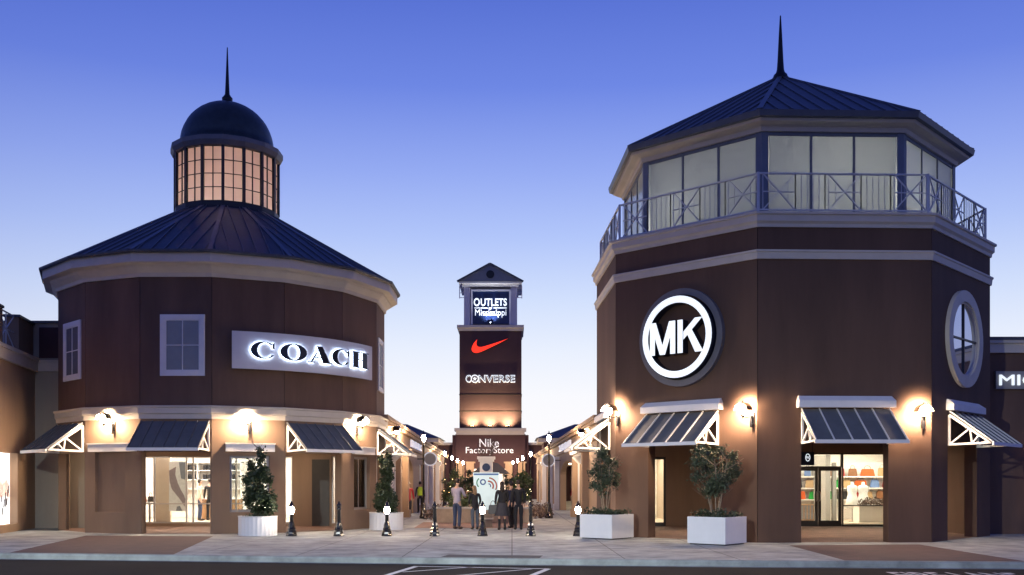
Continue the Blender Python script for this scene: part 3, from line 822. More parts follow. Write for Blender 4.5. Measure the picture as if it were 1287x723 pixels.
# fittings in the left shop
ps=thing('display_poster','tall abstract poster with grey curve inside the left shop window','poster',(-12.83,38.5,.1))
mb=MB(); mb.box(-13.15,-12.51,38.5,38.56,.55,2.45); mb.build('board','poster_white',ps)
frp=Fr((-12.83,38.5,0),(1,0,0),(0,-1,0))
mb=MB()
L_=[(-.32,2.1),(-.30,1.7),(-.22,1.4),(-.02,1.15),(.16,.92),(.28,.72)]; Rr_=[(-.05,2.25),(-.08,1.95),(.02,1.62),(.14,1.35),(.26,1.15),(.315,1.0)]
for i in range(5): mb.fprism(frp,[L_[i],L_[i+1],Rr_[i+1],Rr_[i]],.002,.006)
mb.build('curve','poster_mauve',ps)
mb=MB(); mb.fprism(frp,[(.06,2.42),(.30,2.42),(.30,1.75),(.14,1.80)],.002,.006); mb.fprism(frp,[(-.05,.55),(.2,.55),(.1,.75),(-.02,.72)],.002,.006); mb.build('block','poster_slate',ps)
ct=thing('display_table','low white display table inside the left shop window','table',(-13.95,38.3,.1))
mb=MB(); mb.box(-14.3,-13.68,38.0,38.7,.82,.9); mb.build('tabletop','interior_white',ct)
for x in(-14.25,-13.73):
    for y in(38.05,38.65): m=MB(); m.box(x-.03,x+.03,y-.03,y+.03,.1,.82); m.build('leg','frame_alu',ct)
cn=thing('sales_counter','wooden sales counter behind the shop assistants','counter',(-12.3,42,.1))
mb=MB(); mb.box(-12.95,-11.4,41.9,42.5,.1,.95); mb.build('body','wood',cn)
mb=MB(); mb.box(-13.0,-11.35,41.85,42.55,.95,1.0); mb.build('top','interior_white',cn)
wr=thing('wall_shelf','white wall shelving with rows of dark folded goods behind the counter','shelf',(-13.0,44.1,.1))
mb=MB()
for z in(1.35,1.75,2.15,2.5): mb.box(-14.4,-11.8,43.8,44.2,z,z+.04)
for x in(-14.4,-13.75,-13.1,-12.45,-11.84): mb.box(x,x+.04,43.8,44.2,1.0,2.54)
mb.build('boards','interior_white',wr)
for i in range(12):
    x=-14.3+.2*i; 
    if i%4==3: continue
    for z in(1.79,2.19):
        m=MB(); m.box(x,x+.15,43.85,44.1,z,z+.22)
        tag(top(m,'boxed_good','cloth_black','dark boxed leather good on the white wall shelf','box','boxed goods on the white wall shelf'))

def handbag(loc,wd,ht,m,label,group=None):
    t=thing('handbag',label,'handbag',loc,0,group)
    x,y,z=loc
    b=MB(); b.hexa([(x-wd/2,y-.06,z),(x+wd/2,y-.06,z),(x+wd/2,y+.06,z),(x-wd/2,y+.06,z)],[(x-wd*.4,y-.035,z+ht),(x+wd*.4,y-.035,z+ht),(x+wd*.4,y+.035,z+ht),(x-wd*.4,y+.035,z+ht)])
    b.build('body',m,t,bevel=.02)
    h=MB(); h.tube([(x-wd*.22,y,z+ht)]+[(x+wd*.22*math.cos(PI-PI*i/6),y,z+ht+.12*math.sin(PI*i/6)+.02) for i in range(7)]+[(x+wd*.22,y,z+ht)],.01,5); h.build('handle',m,t)
    return t
handbag((-14.1,38.3,.9),.34,.24,'bag_orange','orange handbag on the display table in the left shop window')
handbag((-13.8,38.35,.9),.24,.22,'bag_black','black handbag on the display table in the left shop window')

# right shop
ym=37.5
tk=hall('shop_building','low shop block behind the octagonal tower with shelves of coloured bags inside',3.9,16.6,ym,44.5,3.6,
        [(4.95,5.75,.0,2.6),(10.4,14.4,.0,2.74)],'stucco_lower','interior_white')
f=MB(); g=MB()
shopfront(f,g,12.35,14.4,ym+.1,.0,2.74,[],.78,.05)
shopfront(f,g,10.4,12.35,ym+.1,2.2,2.74,[],None,.05)
f.build('shopfront_frame','frame_dark',tk); g.build('shopfront_glass','glass',tk)
for x0,x1 in((10.58,11.44),(11.46,12.32)):
    d=MB(); d.box(x0,x0+.10,ym+.06,ym+.13,.0,2.2); d.box(x1-.10,x1,ym+.06,ym+.13,0,2.2); d.box(x0+.1,x1-.1,ym+.06,ym+.13,2.08,2.2); d.box(x0+.1,x1-.1,ym+.06,ym+.13,0,.22)
    do=d.build('door','frame_dark',tk)
    g=MB(); g.box(x0+.1,x1-.1,ym+.09,ym+.1,.22,2.08); g.build('door_glass','glass',do)
    h=MB(); xx=x1-.05 if x0<11 else x0+.05; h.tube([(xx,ym+.06,.95),(xx,ym+.0,1.0),(xx,ym+.0,1.25),(xx,ym+.06,1.3)],.015,6); h.build('handle','frame_alu',do)
d=MB(); d.box(4.95,5.03,ym+.05,ym+.12,0,2.6); d.box(5.67,5.75,ym+.05,ym+.12,0,2.6); d.box(5.03,5.67,ym+.05,ym+.12,2.5,2.6); d.box(5.03,5.67,ym+.05,ym+.12,0,.15)
do=d.build('door','frame_dark',tk); g=MB(); g.box(5.03,5.67,ym+.08,ym+.09,.15,2.5); g.build('door_glass','glass',do)
mb=MB()
for x in(5.3,7.2,9.1,11.0,12.9,14.8):
    for y in(38.8,40.8,42.8): mb.box(x-.5,x+.5,y-.22,y+.22,3.03,3.045)
mb.build('ceiling_lights','ceiling_glow_mk',tk)
mb=MB(); mb.box(4.2,16.3,37.76,44.2,.06,.1); mb.build('shop_floor','interior_beige',tk)
mb=MB(); mb.box(12.55,12.75,40.2,43.9,.1,2.75); mb.box(12.9,13.05,40.4,40.55,.1,2.45); mb.build('partition','interior_grey',tk)
sh=thing('wall_shelf','white display shelving filled with coloured handbags in the right shop','shelf',(13.2,42.2,.1))
mb=MB()
for z in(.9,1.38,1.86): mb.box(10.7,16.0,41.7,42.1,z,z+.05)
mb.box(10.7,16.0,42.1,42.2,.1,2.5); mb.build('boards','interior_white',sh)
bags=['bag_orange','bag_black','bag_cream','bag_tan','bag_red','bag_green','bag_blue','bag_orange']
names={'bag_orange':'orange','bag_black':'black','bag_cream':'cream','bag_tan':'tan','bag_red':'red','bag_green':'green','bag_blue':'blue'}
random.seed(3)
rows={.95:[('bag_orange',.55),('bag_orange',.35),('bag_green',.55),('bag_green',.3),('bag_black',.4),('bag_red',.3),('bag_cream',.4),('bag_tan',.35),('bag_orange',.4)],
      1.43:[('bag_orange',.45),('bag_black',.3),('bag_cream',.35),('bag_tan',.45),('bag_green',.25),('bag_cream',.3),('bag_orange',.5),('bag_blue',.35),('bag_red',.3)],
      1.91:[('bag_cream',.4),('bag_black',.3),('bag_blue',.25),('bag_cream',.35),('bag_tan',.3),('bag_red',.25),('bag_tan',.35),('bag_orange',.55),('bag_cream',.3)]}
rn={.95:'lowest',1.43:'middle',1.91:'top'}
for z,row in rows.items():
    x=11.15; 
    seen={}
    for m,wd in row:
        x+=wd/2; seen[m]=seen.get(m,0)+1
        lb='%s handbag on the %s shelf of the right shop'%(names[m],rn[z]) if seen[m]==1 and sum(1 for q,_ in row if q==m)==1 else '%s %s handbag on the %s shelf of the right shop, counted from the left'%(['first','second','third'][seen[m]-1],names[m],rn[z])
        handbag((x,41.85,z),wd*1.12,.30+.06*random.random(),m,lb,'handbags on the shelves of the right shop'); x+=wd/2+.17
dt=thing('display_plinth','white plinth table below the dresses in the right shop window','table',(14.0,38.9,.1))
mb=MB(); mb.box(13.35,14.65,38.6,39.3,.1,.72); mb.build('body','interior_white',dt)
mb=MB(); mb.box(13.3,14.7,38.55,39.35,.72,.77); mb.build('top','interior_white',dt)
mb=MB(); random.seed(5)
for i in range(420):
    a=random.random()*2*PI; r=random.random()**.5
    p=Vector((14.0+.6*r*math.cos(a),38.95+.28*r*math.sin(a),.78+random.random()*.34*(1-r*.5)))
    s=.045; d1=Vector((random.uniform(-1,1),random.uniform(-1,1),random.uniform(-1,1)))*s; d2=Vector((random.uniform(-1,1),random.uniform(-1,1),random.uniform(-1,1)))*s
    mb.quad(p-d1,p-d2,p+d1,p+d2)
top(mb,'flower_arrangement','flower_mass','wide low arrangement of dark flowers on the white shop plinth','flowers')
for x,lb in((13.42,'white dress on a stand in the right shop window, nearer the door'),(13.85,'pale dress on a stand in the right shop window, further from the door')):
    t=thing('dress_stand',lb,'mannequin',(x,39.6,.1))
    m=MB(); m.lathe((x,39.6,0),[(.30,.62),(.20,1.05),(.16,1.2),(.20,1.42),(.19,1.5),(.06,1.56),(.05,1.66),(.001,1.67)],14); m.build('dress','white_cloth',t)
    m=MB(); m.tube([(x,39.6,.1),(x,39.6,.65)],.015,6); m.lathe((x,39.6,0),[(.001,.1),(.15,.1),(.15,.12),(.001,.13)],12); m.build('pole','frame_alu',t)
bx_=thing('wooden_cabinet','brown slatted cabinet standing below the bag shelves','cabinet',(11.7,41.3,.1))
mb=MB(); mb.box(11.5,12.3,40.9,41.4,.1,.75); mb.build('body','wood',bx_)
mb=MB(); [mb.box(11.52+.13*i,11.61+.13*i,40.88,40.897,.14,.72) for i in range(6)]; mb.build('slats','cloth_grey',bx_)
# hanging sign at the right entrance
hs=thing('hanging_sign','small square black sign with white ring emblem hanging left in the shop entrance','sign',(9.35,31.8,2.1))
hx=P(1015,576,30.8)
mb=MB(); mb.box(hx.x-.20,hx.x+.20,hx.y-.02,hx.y+.02,hx.z-.22,hx.z+.19); mb.build('board','black_letter',hs)
frh=Fr((hx.x,hx.y-.02,0),(1,0,0),(0,-1,0))
mb=MB()
for i in range(24):
    t,s=2*PI*i/24,2*PI*(i+1)/24
    mb.fprism(frh,[(.075*math.cos(t),hx.z+.02+.12*math.sin(t)),(.075*math.cos(s),hx.z+.02+.12*math.sin(s)),(.055*math.cos(s),hx.z+.02+.098*math.sin(s)),(.055*math.cos(t),hx.z+.02+.098*math.sin(t))],.002,.008)
mb.build('emblem','sign_white',hs)
text_mb('MK',frh,0,hx.z+.02,.09,.08,.002,.008,0).build('emblem_letters','sign_white',hs)
mb=MB()
for s in(-.15,.15): mb.tube([(hx.x+s,hx.y,hx.z+.19),(hx.x+s,hx.y,3.2)],.008,5)
mb.build('hanger','dark_metal',hs)
# ------------------------------------------------------------------ side blocks
lw=thing('side_building','grey-tan shop wall left of the round tower with white band and parapet','building',(-17.5,36,0))
mb=MB(); mb.box(-18.6,-14.4,36.0,36.4,0,7.35); mb.build('wall','stucco_grey',lw)
mb=MB(); mb.box(-17.05,-14.4,35.93,36.0,5.62,5.95); mb.box(-17.05,-14.4,35.90,36.0,5.95,6.02); mb.build('band','trim',lw)
mb=MB(); mb.box(-16.95,-14.4,35.985,36.0,6.1,7.2); mb.build('parapet_panel','pylon_brown',lw)
mb=MB(); mb.box(-18.6,-14.4,35.9,36.45,7.35,7.43); mb.build('coping','roof_metal',lw)
# projecting part towards the camera
le=thing('side_building','tan shop wall at the left edge with a backlit picture window','building',(-17,33,0))
fl=Fr((-15.6,28.0,0),(-.187,1,0),(1,.187,0)); Ls=8.14
mb=MB(); wallfacet(mb,fl,Ls,0,5.6,.4,0,[(3.6,6.05,.25,2.62)]); mb.build('wall','stucco_tan',le)
mb=MB(); mb.fbox(fl,0,Ls,-.4,.12,5.6,5.95); mb.fbox(fl,0,Ls,-.4,.17,5.95,6.08); mb.build('cornice','trim',le)
for u,v_ in((.0,.5),(4.1,4.6),(6.35,8.1)):
    mb=MB(); mb.fbox(fl,u,v_,-.5,-.05,6.08,7.28); pr_=mb.build('parapet_pier','stucco_lower',le)
    mb=MB(); mb.fbox(fl,u-.05,v_+.02,-.55,0,7.28,7.36); mb.build('pier_cap','roof_metal',pr_)
mb=MB()
for u0,u1 in((.5,2.3),(2.3,4.1),(4.6,6.35)):
    mb.bar(fl.p(u0,-.2,7.3),fl.p(u1,-.2,7.3),.04); mb.bar(fl.p(u0,-.2,6.2),fl.p(u1,-.2,6.2),.04)
    mb.bar(fl.p(u0,-.2,7.3),fl.p(u1,-.2,6.2),.03); mb.bar(fl.p(u0,-.2,6.2),fl.p(u1,-.2,7.3),.03)
    mb.bar(fl.p(u0,-.2,6.75),fl.p(u1,-.2,6.75),.025); mb.bar(fl.p((u0+u1)/2,-.2,6.2),fl.p((u0+u1)/2,-.2,7.3),.025)
mb.build('railing','rail_metal',le)
mb=MB(); mb.fbox(fl,3.6,6.05,-.3,-.25,.25,2.62); wf=mb.build('picture_window','ad_white',le)
mb=MB(); random.seed(11)
for i in range(26):
    u=3.8+random.random()*2.0; z=.5+random.random()*.75; mb.fprism(fl,[(u,z),(u+.12,z+.05),(u+.16,z+.32),(u+.02,z+.25)],-.248+i*.0004,-.246+i*.0004)
mb.build('picture_dark','poster_slate',wf)
mb=MB(); 
for i in range(7): 
    u=4.45+.2*i; mb.fprism(fl,[(u,1.2+.1*(i%2)),(u+.35,1.1),(u+.3,1.55+.1*(i%3)),(u+.05,1.7)],-.244+i*.0004,-.2435+i*.0004)
mb.build('picture_pink','poster_pink',wf)
# far right block
rw=thing('side_building','brown shop wall at the right edge with pale cornice and white lettering','building',(18,31.9,0))
mb=MB(); mb.box(14.9,24,31.9,38,0,5.75); mb.build('wall','stucco_upper',rw)
mb=MB(); mb.box(14.9,24.1,31.8,38,5.75,6.05); mb.box(14.9,24.1,31.72,38,6.05,6.14); mb.build('cornice','trim',rw)
mb=MB(); mb.box(14.9,24.1,31.70,38,6.14,6.24); mb.build('coping','roof_metal',rw)
st=thing('shop_sign','flat grey sign strip with white letters at the right edge of the photo','sign',(17,31.9,4.6))
frs=Fr((0,31.9,0),(1,0,0),(0,-1,0))
mb=MB(); mb.fbox(frs,15.33,20.6,.003,.10,4.60,5.16); mb.build('board','interior_grey',st)
text_mb('MICHAEL KORS',frs,17.95,4.88,5.05,.34,.102,.15,0).build('letters','sign_white',st)

# ------------------------------------------------------------------ the street wings
AX=-.021
def axf(off): # frame along the street, offset from axis (right +)
    return off
def wingpt(off,s,z=0): return Vector((off+AX*s,s,z))
def wing(side):
    sgn=1 if side=='r' else -1
    off=sgn*4.2
    d=Vector((AX,1,0)).normalized(); n=Vector((-sgn,0,0))
    s0=38.0 if side=='l' else 38.2
    S1=92.0
    fr=Fr(wingpt(off,s0),d,n)
    L=S1-s0
    t=thing('arcade_building','tan arcade of lit shops running down the %s side of the street'%('left' if side=='l' else 'right'),'building',wingpt(off,s0))
    ops=[(2.6,5.2,.0,2.75),(11.5,16.2,0,2.85),(21,23.6,.3,2.75),(26,29,0,2.75),(33,37,.3,2.75),(41,45,0,2.75),(48,51,0,2.75)]
    if side=='r': ops=[(5.8,9.2,.2,2.75),(13.0,22.5,0,2.9),(26,29,.3,2.75),(32,35,0,2.75),(40,44,.3,2.75),(48,51,0,2.75)]
    mb=MB(); wallfacet(mb,fr,L,0,3.35,.35,0,ops); mb.build('wall','stucco_tan',t)
    mb=MB(); mb.fbox(fr,0,L,-.35,.10,3.35,3.48); mb.fbox(fr,0,L,-.35,.02,3.48,3.95); mb.fbox(fr,-.0,L,-.35,.20,3.95,4.08); mb.fbox(fr,0,L,-.35,.30,4.08,4.22); mb.build('entablature','stucco_tan',t)
    mb=MB(); mb.fbox(fr,0,L,-7,-.35,4.0,4.15); mb.build('roof','roof_metal',t)
    # lit shop backs
    mb=MB(); mb.fbox(fr,.2,L-.2,-3.2,-3.1,0,3.3); mb.build('shop_wall','interior_beige',t)
    mb=MB(); mb.fbox(fr,.2,L-.2,-3.1,-.35,3.2,3.3); mb.build('shop_ceiling','interior_white',t)
    mb=MB(); 
    for i,(a,b,c,dd) in enumerate(ops):
        mb.fbox(fr,(a+b)/2-.5,(a+b)/2+.5,-2.2,-1.2,3.17,3.19)
    mb.build('ceiling_lights','arcade_glow',t)
    # glazing with frames
    for (a,b,c,dd) in ops:
        if (side=='l' and a==11.5) or (side=='r' and a==13.0): continue
        m=MB(); m.fbox(fr,a,a+.09,-.2,-.1,c,dd); m.fbox(fr,b-.09,b,-.2,-.1,c,dd); m.fbox(fr,a+.09,b-.09,-.2,-.1,dd-.09,dd); m.fbox(fr,(a+b)/2-.04,(a+b)/2+.04,-.2,-.1,c,dd-.09); m.fbox(fr,a+.09,b-.09,-.2,-.1,c,c+.1)
        wo=m.build('window','trim_white',t)
        m=MB(); m.fbox(fr,a+.09,b-.09,-.16,-.15,c+.1,dd-.09); m.build('pane','glass',wo)
    # arched head trim for the deep opening
    a,b=(11.5,16.2) if side=='l' else (13.0,22.5)
    m=MB(); N=16; rx=(b-a)/2; cx=(a+b)/2
    for i in range(N):
        t0,t1=PI*i/N,PI*(i+1)/N
        p0=(cx-rx*math.cos(t0),2.15+.72*math.sin(t0)); p1=(cx-rx*math.cos(t1),2.15+.72*math.sin(t1))
        m.fprism(fr,[p0,p1,(p1[0],2.95),(p0[0],2.95)],-.33,-.02)
    m.build('arch','stucco_tan',t)
    if side=='r':
        for a_ in(14.5,17.2,19.8):
            m=MB(); m.fbox(fr,a_,a_+.1,-3.09,-3.0,.2,2.3); m.fbox(fr,a_+1.3,a_+1.4,-3.09,-3.0,.2,2.3); m.fbox(fr,a_+.1,a_+1.3,-3.09,-3.0,2.2,2.3); m.fbox(fr,a_+.1,a_+1.3,-3.09,-3.0,.2,.3)
            wo=m.build('window','trim_white',t); m=MB(); m.fbox(fr,a_+.1,a_+1.3,-3.08,-3.06,.3,2.2); m.build('pane','shop_glow',wo)
    # pilasters (columns) with capitals
    for u in([5.6,9.6,24.2,30.0,38.0] if side=='l' else [4.9,10.0,23.4,30.2,38.0]):
        m=MB(); m.fbox(fr,u,u+.55,.005,.28,.35,2.95); m.fbox(fr,u-.06,u+.61,.005,.35,0,.35); m.fbox(fr,u-.07,u+.62,.005,.36,2.95,3.08); m.fbox(fr,u-.14,u+.69,.005,.44,3.08,3.25)
        m.build('column','trim_white' if u>20 else 'stucco_tan',t)
    # corbelled window head near the tower
    u0,u1=(2.4,5.4) if side=='l' else (5.6,9.4)
    m=MB(); m.fbox(fr,u0,u1,.005,.3,2.85,2.95); m.fbox(fr,u0-.1,u1+.1,.005,.45,2.95,3.08)
    for j in range(6):
        u=u0+.1+(u1-u0-.3)*j/5; m.fprism(Fr(fr.p(u,0,0),fr.n,fr.u),[(.01,2.5),(.1,2.55),(.38,2.84),(.01,2.84)],0,.09)
    m.fbox(fr,u0-.02,u0+.14,.005,.08,.1,2.85); m.fbox(fr,u1-.14,u1+.02,.005,.08,.1,2.85)
    m.build('window_head','trim_white',t)
    return t,fr
wl,frl=wing('l'); wr_,frr=wing('r')
# unreadable-small shop lettering and round signs on the friezes
sconce(frr,5.0,3.72,'lit lantern on the right arcade just beyond the octagonal tower','sconce_glow')
sconce(frl,3.4,3.72,'added lantern brightening the left arcade just beyond the round tower','sconce_glow')  # added lamp, put here only to brighten the left arcade
def mini_sign(fr,u0,u1,z0,z1,name,label,n):
    t=thing('frieze_sign',label,'sign',fr.p((u0+u1)/2,.02,z0))
    random.seed(n)
    m=MB(); k=7; w_=(u1-u0)/k
    for i in range(k):
        a=u0+w_*i
        m.fbox(fr,a,a+w_*.22,.022,.10,z0,z1)
        if i%2==0: m.fbox(fr,a+w_*.22,a+w_*.7,.022,.10,z1-.08,z1)
        if i%3!=1: m.fbox(fr,a+w_*.22,a+w_*.7,.022,.10,z0,z0+.08)
        if i%3==1: m.fbox(fr,a+w_*.5,a+w_*.7,.022,.10,z0,z1-.08)
    m.build('letters','sign_cool',t); return t
mini_sign(frl,14,22,3.52,3.88,'s','row of small pale letters on the frieze of the left arcade',1)
mini_sign(frr,14,23,3.52,3.88,'s','row of small pale letters on the frieze of the right arcade',2)
for fr,u,lb in((frl,19,'round ring sign sticking out over the left arcade'),(frr,22,'round ring sign sticking out over the right arcade')):
    t=thing('ring_sign',lb,'sign',fr.p(u,.1,2.7))
    f2=Fr(fr.p(u,.75,0),-fr.n,Vector((0,-1,0)))
    m=MB(); disc_ring(m,f2,0,3.0,.33,.40,-.05,.05,28); m.build('ring','ring_sign',t)
    m=MB(); disc_ring(m,f2,0,3.0,.001,.33,-.02,.02,28); m.build('disc','interior_grey',t)
    m=MB(); m.bar(fr.p(u,.02,3.0),fr.p(u,.40,3.0),.06); m.build('arm','dark_metal',t)
# hip roofed pavilions far down
def pavilion(cx,y,w_,d_,ze,za,label):
    t=thing('pavilion_building',label,'building',(cx,y,0))
    m=MB(); m.box(cx-w_/2,cx+w_/2,y,y+d_,0,ze); m.build('wall','pylon_brown',t)
    m=MB(); m.box(cx-w_/2-.5,cx+w_/2+.5,y-.5,y+d_+.5,ze,ze+.35); m.build('cornice','trim',t)
    m=MB(); a=.7; e=ze+.35
    b=[(cx-w_/2-a,y-a,e),(cx+w_/2+a,y-a,e),(cx+w_/2+a,y+d_+a,e),(cx-w_/2-a,y+d_+a,e)]
    r=[(cx-.3,y+d_*.45,za),(cx+.3,y+d_*.45,za),(cx+.3,y+d_*.55,za),(cx-.3,y+d_*.55,za)]
    m.hexa(b,r); m.build('roof','roof_metal',t)
    return t
pavilion(-10.2,92,6.0,6,5.4,7.2,'brown pavilion with blue hip roof at the far end of the left arcade')
pavilion(6.2,92,6.6,6,5.4,7.2,'brown pavilion with blue hip roof at the far end of the right arcade')

# ------------------------------------------------------------------ far pylon and the store block under it
YP=105.0; k_=YP/F
def X_(px): return (px-CX)*k_
def Z_(py): return CAMZ+(HY-py)*k_
ng=thing('store_block','dark brown store front at the end of the street with pale cornice','building',(X_(617),YP-2,0))
mb=MB(); mb.box(X_(570),X_(664),YP-2,YP+6,0,Z_(548)); mb.box(X_(574),X_(660),YP-2.3,YP-2,0,Z_(547)); mb.build('wall','pylon_brown',ng)
mb=MB(); mb.box(X_(575),X_(659),YP-2.7,YP-1,Z_(548),Z_(543.5)); mb.box(X_(573),X_(661),YP-2.9,YP-1,Z_(543.5),Z_(540)); mb.build('cornice','trim',ng)
for a,b in((530,570),(664,700)):
    mb=MB(); mb.box(X_(a),X_(b),YP-1,YP+4,0,Z_(560)); mb.build('side_wall','pylon_brown',ng)
    mb=MB(); mb.box(X_(a),X_(b),YP-1.4,YP+4,Z_(560),Z_(557)); mb.build('side_cornice','trim',ng)
for px in(592,640,655,580):
    mb=MB(); mb.box(X_(px)-.4,X_(px)+.4,YP-2.5,YP-2.3,0,Z_(583)); mb.box(X_(px)-.55,X_(px)+.55,YP-2.6,YP-2.3,Z_(583),Z_(581)); mb.build('pilaster','stucco_tan',ng)
mb=MB(); mb.box(X_(597),X_(636),YP-2.36,YP-2.31,0,Z_(590)); mb.build('entrance','shop_glow',ng)
frn=Fr((0,YP-2.3,0),(1,0,0),(0,-1,0))
sn=thing('store_sign','white lettering Nike FactoryStore on the dark store front','sign',(X_(617),YP-2.3,Z_(572)))
text_mb('Nike',frn,X_(615.5),Z_(558),X_(628)-X_(604),Z_(553)-Z_(563),.01,.15,.004).build('upper_line','sign_dim',sn)
text_mb('FactoryStore',frn,X_(616),Z_(568),X_(645.5)-X_(587),Z_(562.5)-Z_(572.5),.01,.15,.004).build('lower_line','sign_dim',sn)
py=thing('sign_pylon','tall brown sign tower with pale lantern top and pitched blue roof','tower',(X_(616.5),YP,0))
mb=MB(); mb.box(X_(577.5),X_(655.5),YP,YP+6.4,0,Z_(414)); mb.build('shaft','pylon_brown',py)
mb=MB()
for yy in(496,517): mb.box(X_(577)-.0,X_(656),YP-.03,YP+6.43,Z_(yy)-.04,Z_(yy)+.04)
mb.build('joint','joint',py)
mb=MB(); mb.box(X_(576),X_(657),YP-.12,YP+6.5,Z_(416),Z_(412.5)); mb.box(X_(574.5),X_(658.5),YP-.3,YP+6.7,Z_(412.5),Z_(409)); mb.build('cornice','trim',py)
mb=MB()
for a,b in((583,591),(642,650)):
    mb.box(X_(a),X_(b),YP+.2,YP+.9,Z_(409),Z_(357)); mb.box(X_(a),X_(b),YP+5.3,YP+6.0,Z_(409),Z_(357))
mb.box(X_(591),X_(642),YP+.9,YP+5.4,Z_(409),Z_(357)); mb.build('lantern','sign_panel',py)
mb=MB(); mb.box(X_(577),X_(656),YP-.3,YP+6.5,Z_(357),Z_(355)); mb.box(X_(581),X_(652),YP-.0,YP+6.2,Z_(360),Z_(357)); mb.build('eave','trim_white',py)
mb=MB(); e=Z_(355)
mb.hexa([(X_(576.5),YP-.4,e),(X_(655.8),YP-.4,e),(X_(655.8),YP+6.6,e),(X_(576.5),YP+6.6,e)],[(X_(616)-.05,YP-.4,Z_(333)),(X_(616)+.05,YP-.4,Z_(333)),(X_(616)+.05,YP+6.6,Z_(333)),(X_(616)-.05,YP+6.6,Z_(333))]); mb.build('roof','pilaster',py)
mb=MB(); mb.bar((X_(576)-.1,YP-.42,e),(X_(616),YP-.42,Z_(332.5)),.25,.2,(0,0,1)); mb.bar((X_(656.4)+.1,YP-.42,e),(X_(616),YP-.42,Z_(332.5)),.25,.2); mb.build('verge','roof_metal',py)
frp=Fr((0,YP-.4,0),(1,0,0),(0,-1,0))
mb=MB(); disc_ring(mb,frp,X_(616.3),Z_(346),.001,.42,.003,.06,20); mb.build('vent','dark_metal',py)
# side lanterns (small rails)
mb=MB()
for s,px in((-1,577),(1,656)):
    x=X_(px)
    for z in(372,366,360): mb.bar((x,YP+1,Z_(z)),(x+s*(-.5),YP+1,Z_(z)),.06)
    mb.bar((x,YP+1,Z_(373)),(x,YP+1,Z_(357)),.08)
mb.build('side_bracket','trim_white',py)
fro=Fr((0,YP+.2,0),(1,0,0),(0,-1,0))
so=thing('centre_sign','dark blue sign in the lantern top reading OUTLETS of Mississippi','sign',(X_(617),YP,Z_(408)))
mb=MB(); mb.fbox(fro,X_(593.5),X_(640.5),.003,.12,Z_(407),Z_(365.5)); mb.build('board','blue_sign',so)
mb=MB()
for a,b,c,d in((592,594,408,364),(640,642,408,364)): mb.fbox(fro,X_(a),X_(b),.003,.2,Z_(c),Z_(d))
mb.fbox(fro,X_(594),X_(640),.003,.2,Z_(366),Z_(364)); mb.build('frame','trim_white',so)
text_mb('O',fro,X_(599.2),Z_(379.8),X_(603.3)-X_(595.6),Z_(374.7)-Z_(385),.13,.22,.02).build('lettering','sign_white',so)
text_mb('UTLETS',fro,X_(620.6),Z_(379.8),X_(637)-X_(604),Z_(375.2)-Z_(384.6),.13,.22,.02).build('lettering','sign_white',so)
text_mb('Mississippi',fro,X_(616.7),Z_(394),X_(636.3)-X_(597),Z_(388.5)-Z_(399),.13,.22,0).build('lettering','sign_white',so)
text_mb('of',fro,X_(616.5),Z_(387),X_(619)-X_(614.5),Z_(385.3)-Z_(388.6),.13,.22,.02).build('lettering','sign_white',so)
mb=MB(); mb.fbox(fro,X_(596),X_(613),.13,.2,Z_(387.5),Z_(386.7)); mb.fbox(fro,X_(620),X_(637),.13,.2,Z_(387.5),Z_(386.7)); mb.build('rule','sign_white',so)
sl=thing('sign_floodlight','small floodlight under the blue sign on the sign tower','floodlight',(X_(616.5),YP-.9,Z_(407)))
mb=MB(); mb.lathe((X_(616.5),YP-.25,Z_(407.5)),[(.001,0),(.2,.02),(.16,.22),(.001,.24)],10); mb.build('housing','dark_metal',sl)
lamp('sign_flood','SPOT',(X_(616.5),YP-.5,Z_(406.5)),900,(.8,.88,1),.1,(X_(616.5),YP+.1,Z_(390)),R_(125),.9)
frs2=Fr((0,YP,0),(1,0,0),(0,-1,0))
sw=thing('swoosh_sign','glowing red tick shaped emblem high on the sign tower','sign',(X_(616),YP,Z_(444)))
pts=[(396,426),(368,436),(340,445.5),(312,454.5),(290,461),(275,466),(262,468.5),(250,468.5),(243,466),(238,459),(236.5,450),(240,430)]
pts2=[(396,426),(370,440),(345,453),(318,466),(295,477),(276,486),(262,492),(248,497),(234,498.5),(222,496),(214,488),(212,478)]
pts3=[(212,478),(215,466),(222,452),(231,441),(240,430)]
toW=lambda p:(X_(540+p[0]/4.02),Z_(320+p[1]/4.02))
mb=MB(); me_=MB()
for i in range(11):
    q=[toW(pts[i]),toW(pts[i+1]),toW(pts2[i+1]),toW(pts2[i])]
    mb.fprism(frs2,q,.20,.22); me_.fprism(frs2,q,.01,.198)
q=[toW(p) for p in pts3]; mb.fprism(frs2,q,.20,.22); me_.fprism(frs2,q,.01,.198)
mb.build('face','swoosh_red',sw); me_.build('side','dark_metal',sw)
cv=thing('shop_sign','outlined white CONVERSE lettering with a star on the sign tower','sign',(X_(616),YP,Z_(482)))
def cword(s,x0,x1,n0,n1,b,nm,m,g=0): text_mb(s,frs2,(X_(x0)+X_(x1))/2,Z_(476.3),X_(x1)-X_(x0)+g,Z_(471.5)-Z_(481)+g,n0,n1,b,1.05).build(nm,m,cv)
cword('C',585.3,592,.01,.18,.03,'letters','sign_white'); cword('NVERSE',601.5,647.5,.01,.18,.028,'letters','sign_white')
cword('C',585.3,592,.185,.20,-.012,'letter_inline','black_letter',-.16); cword('NVERSE',601.5,647.5,.185,.20,-.012,'letter_inline','black_letter',-.16)
mb=MB(); cx_,cz_=X_(596.8),Z_(476.3)
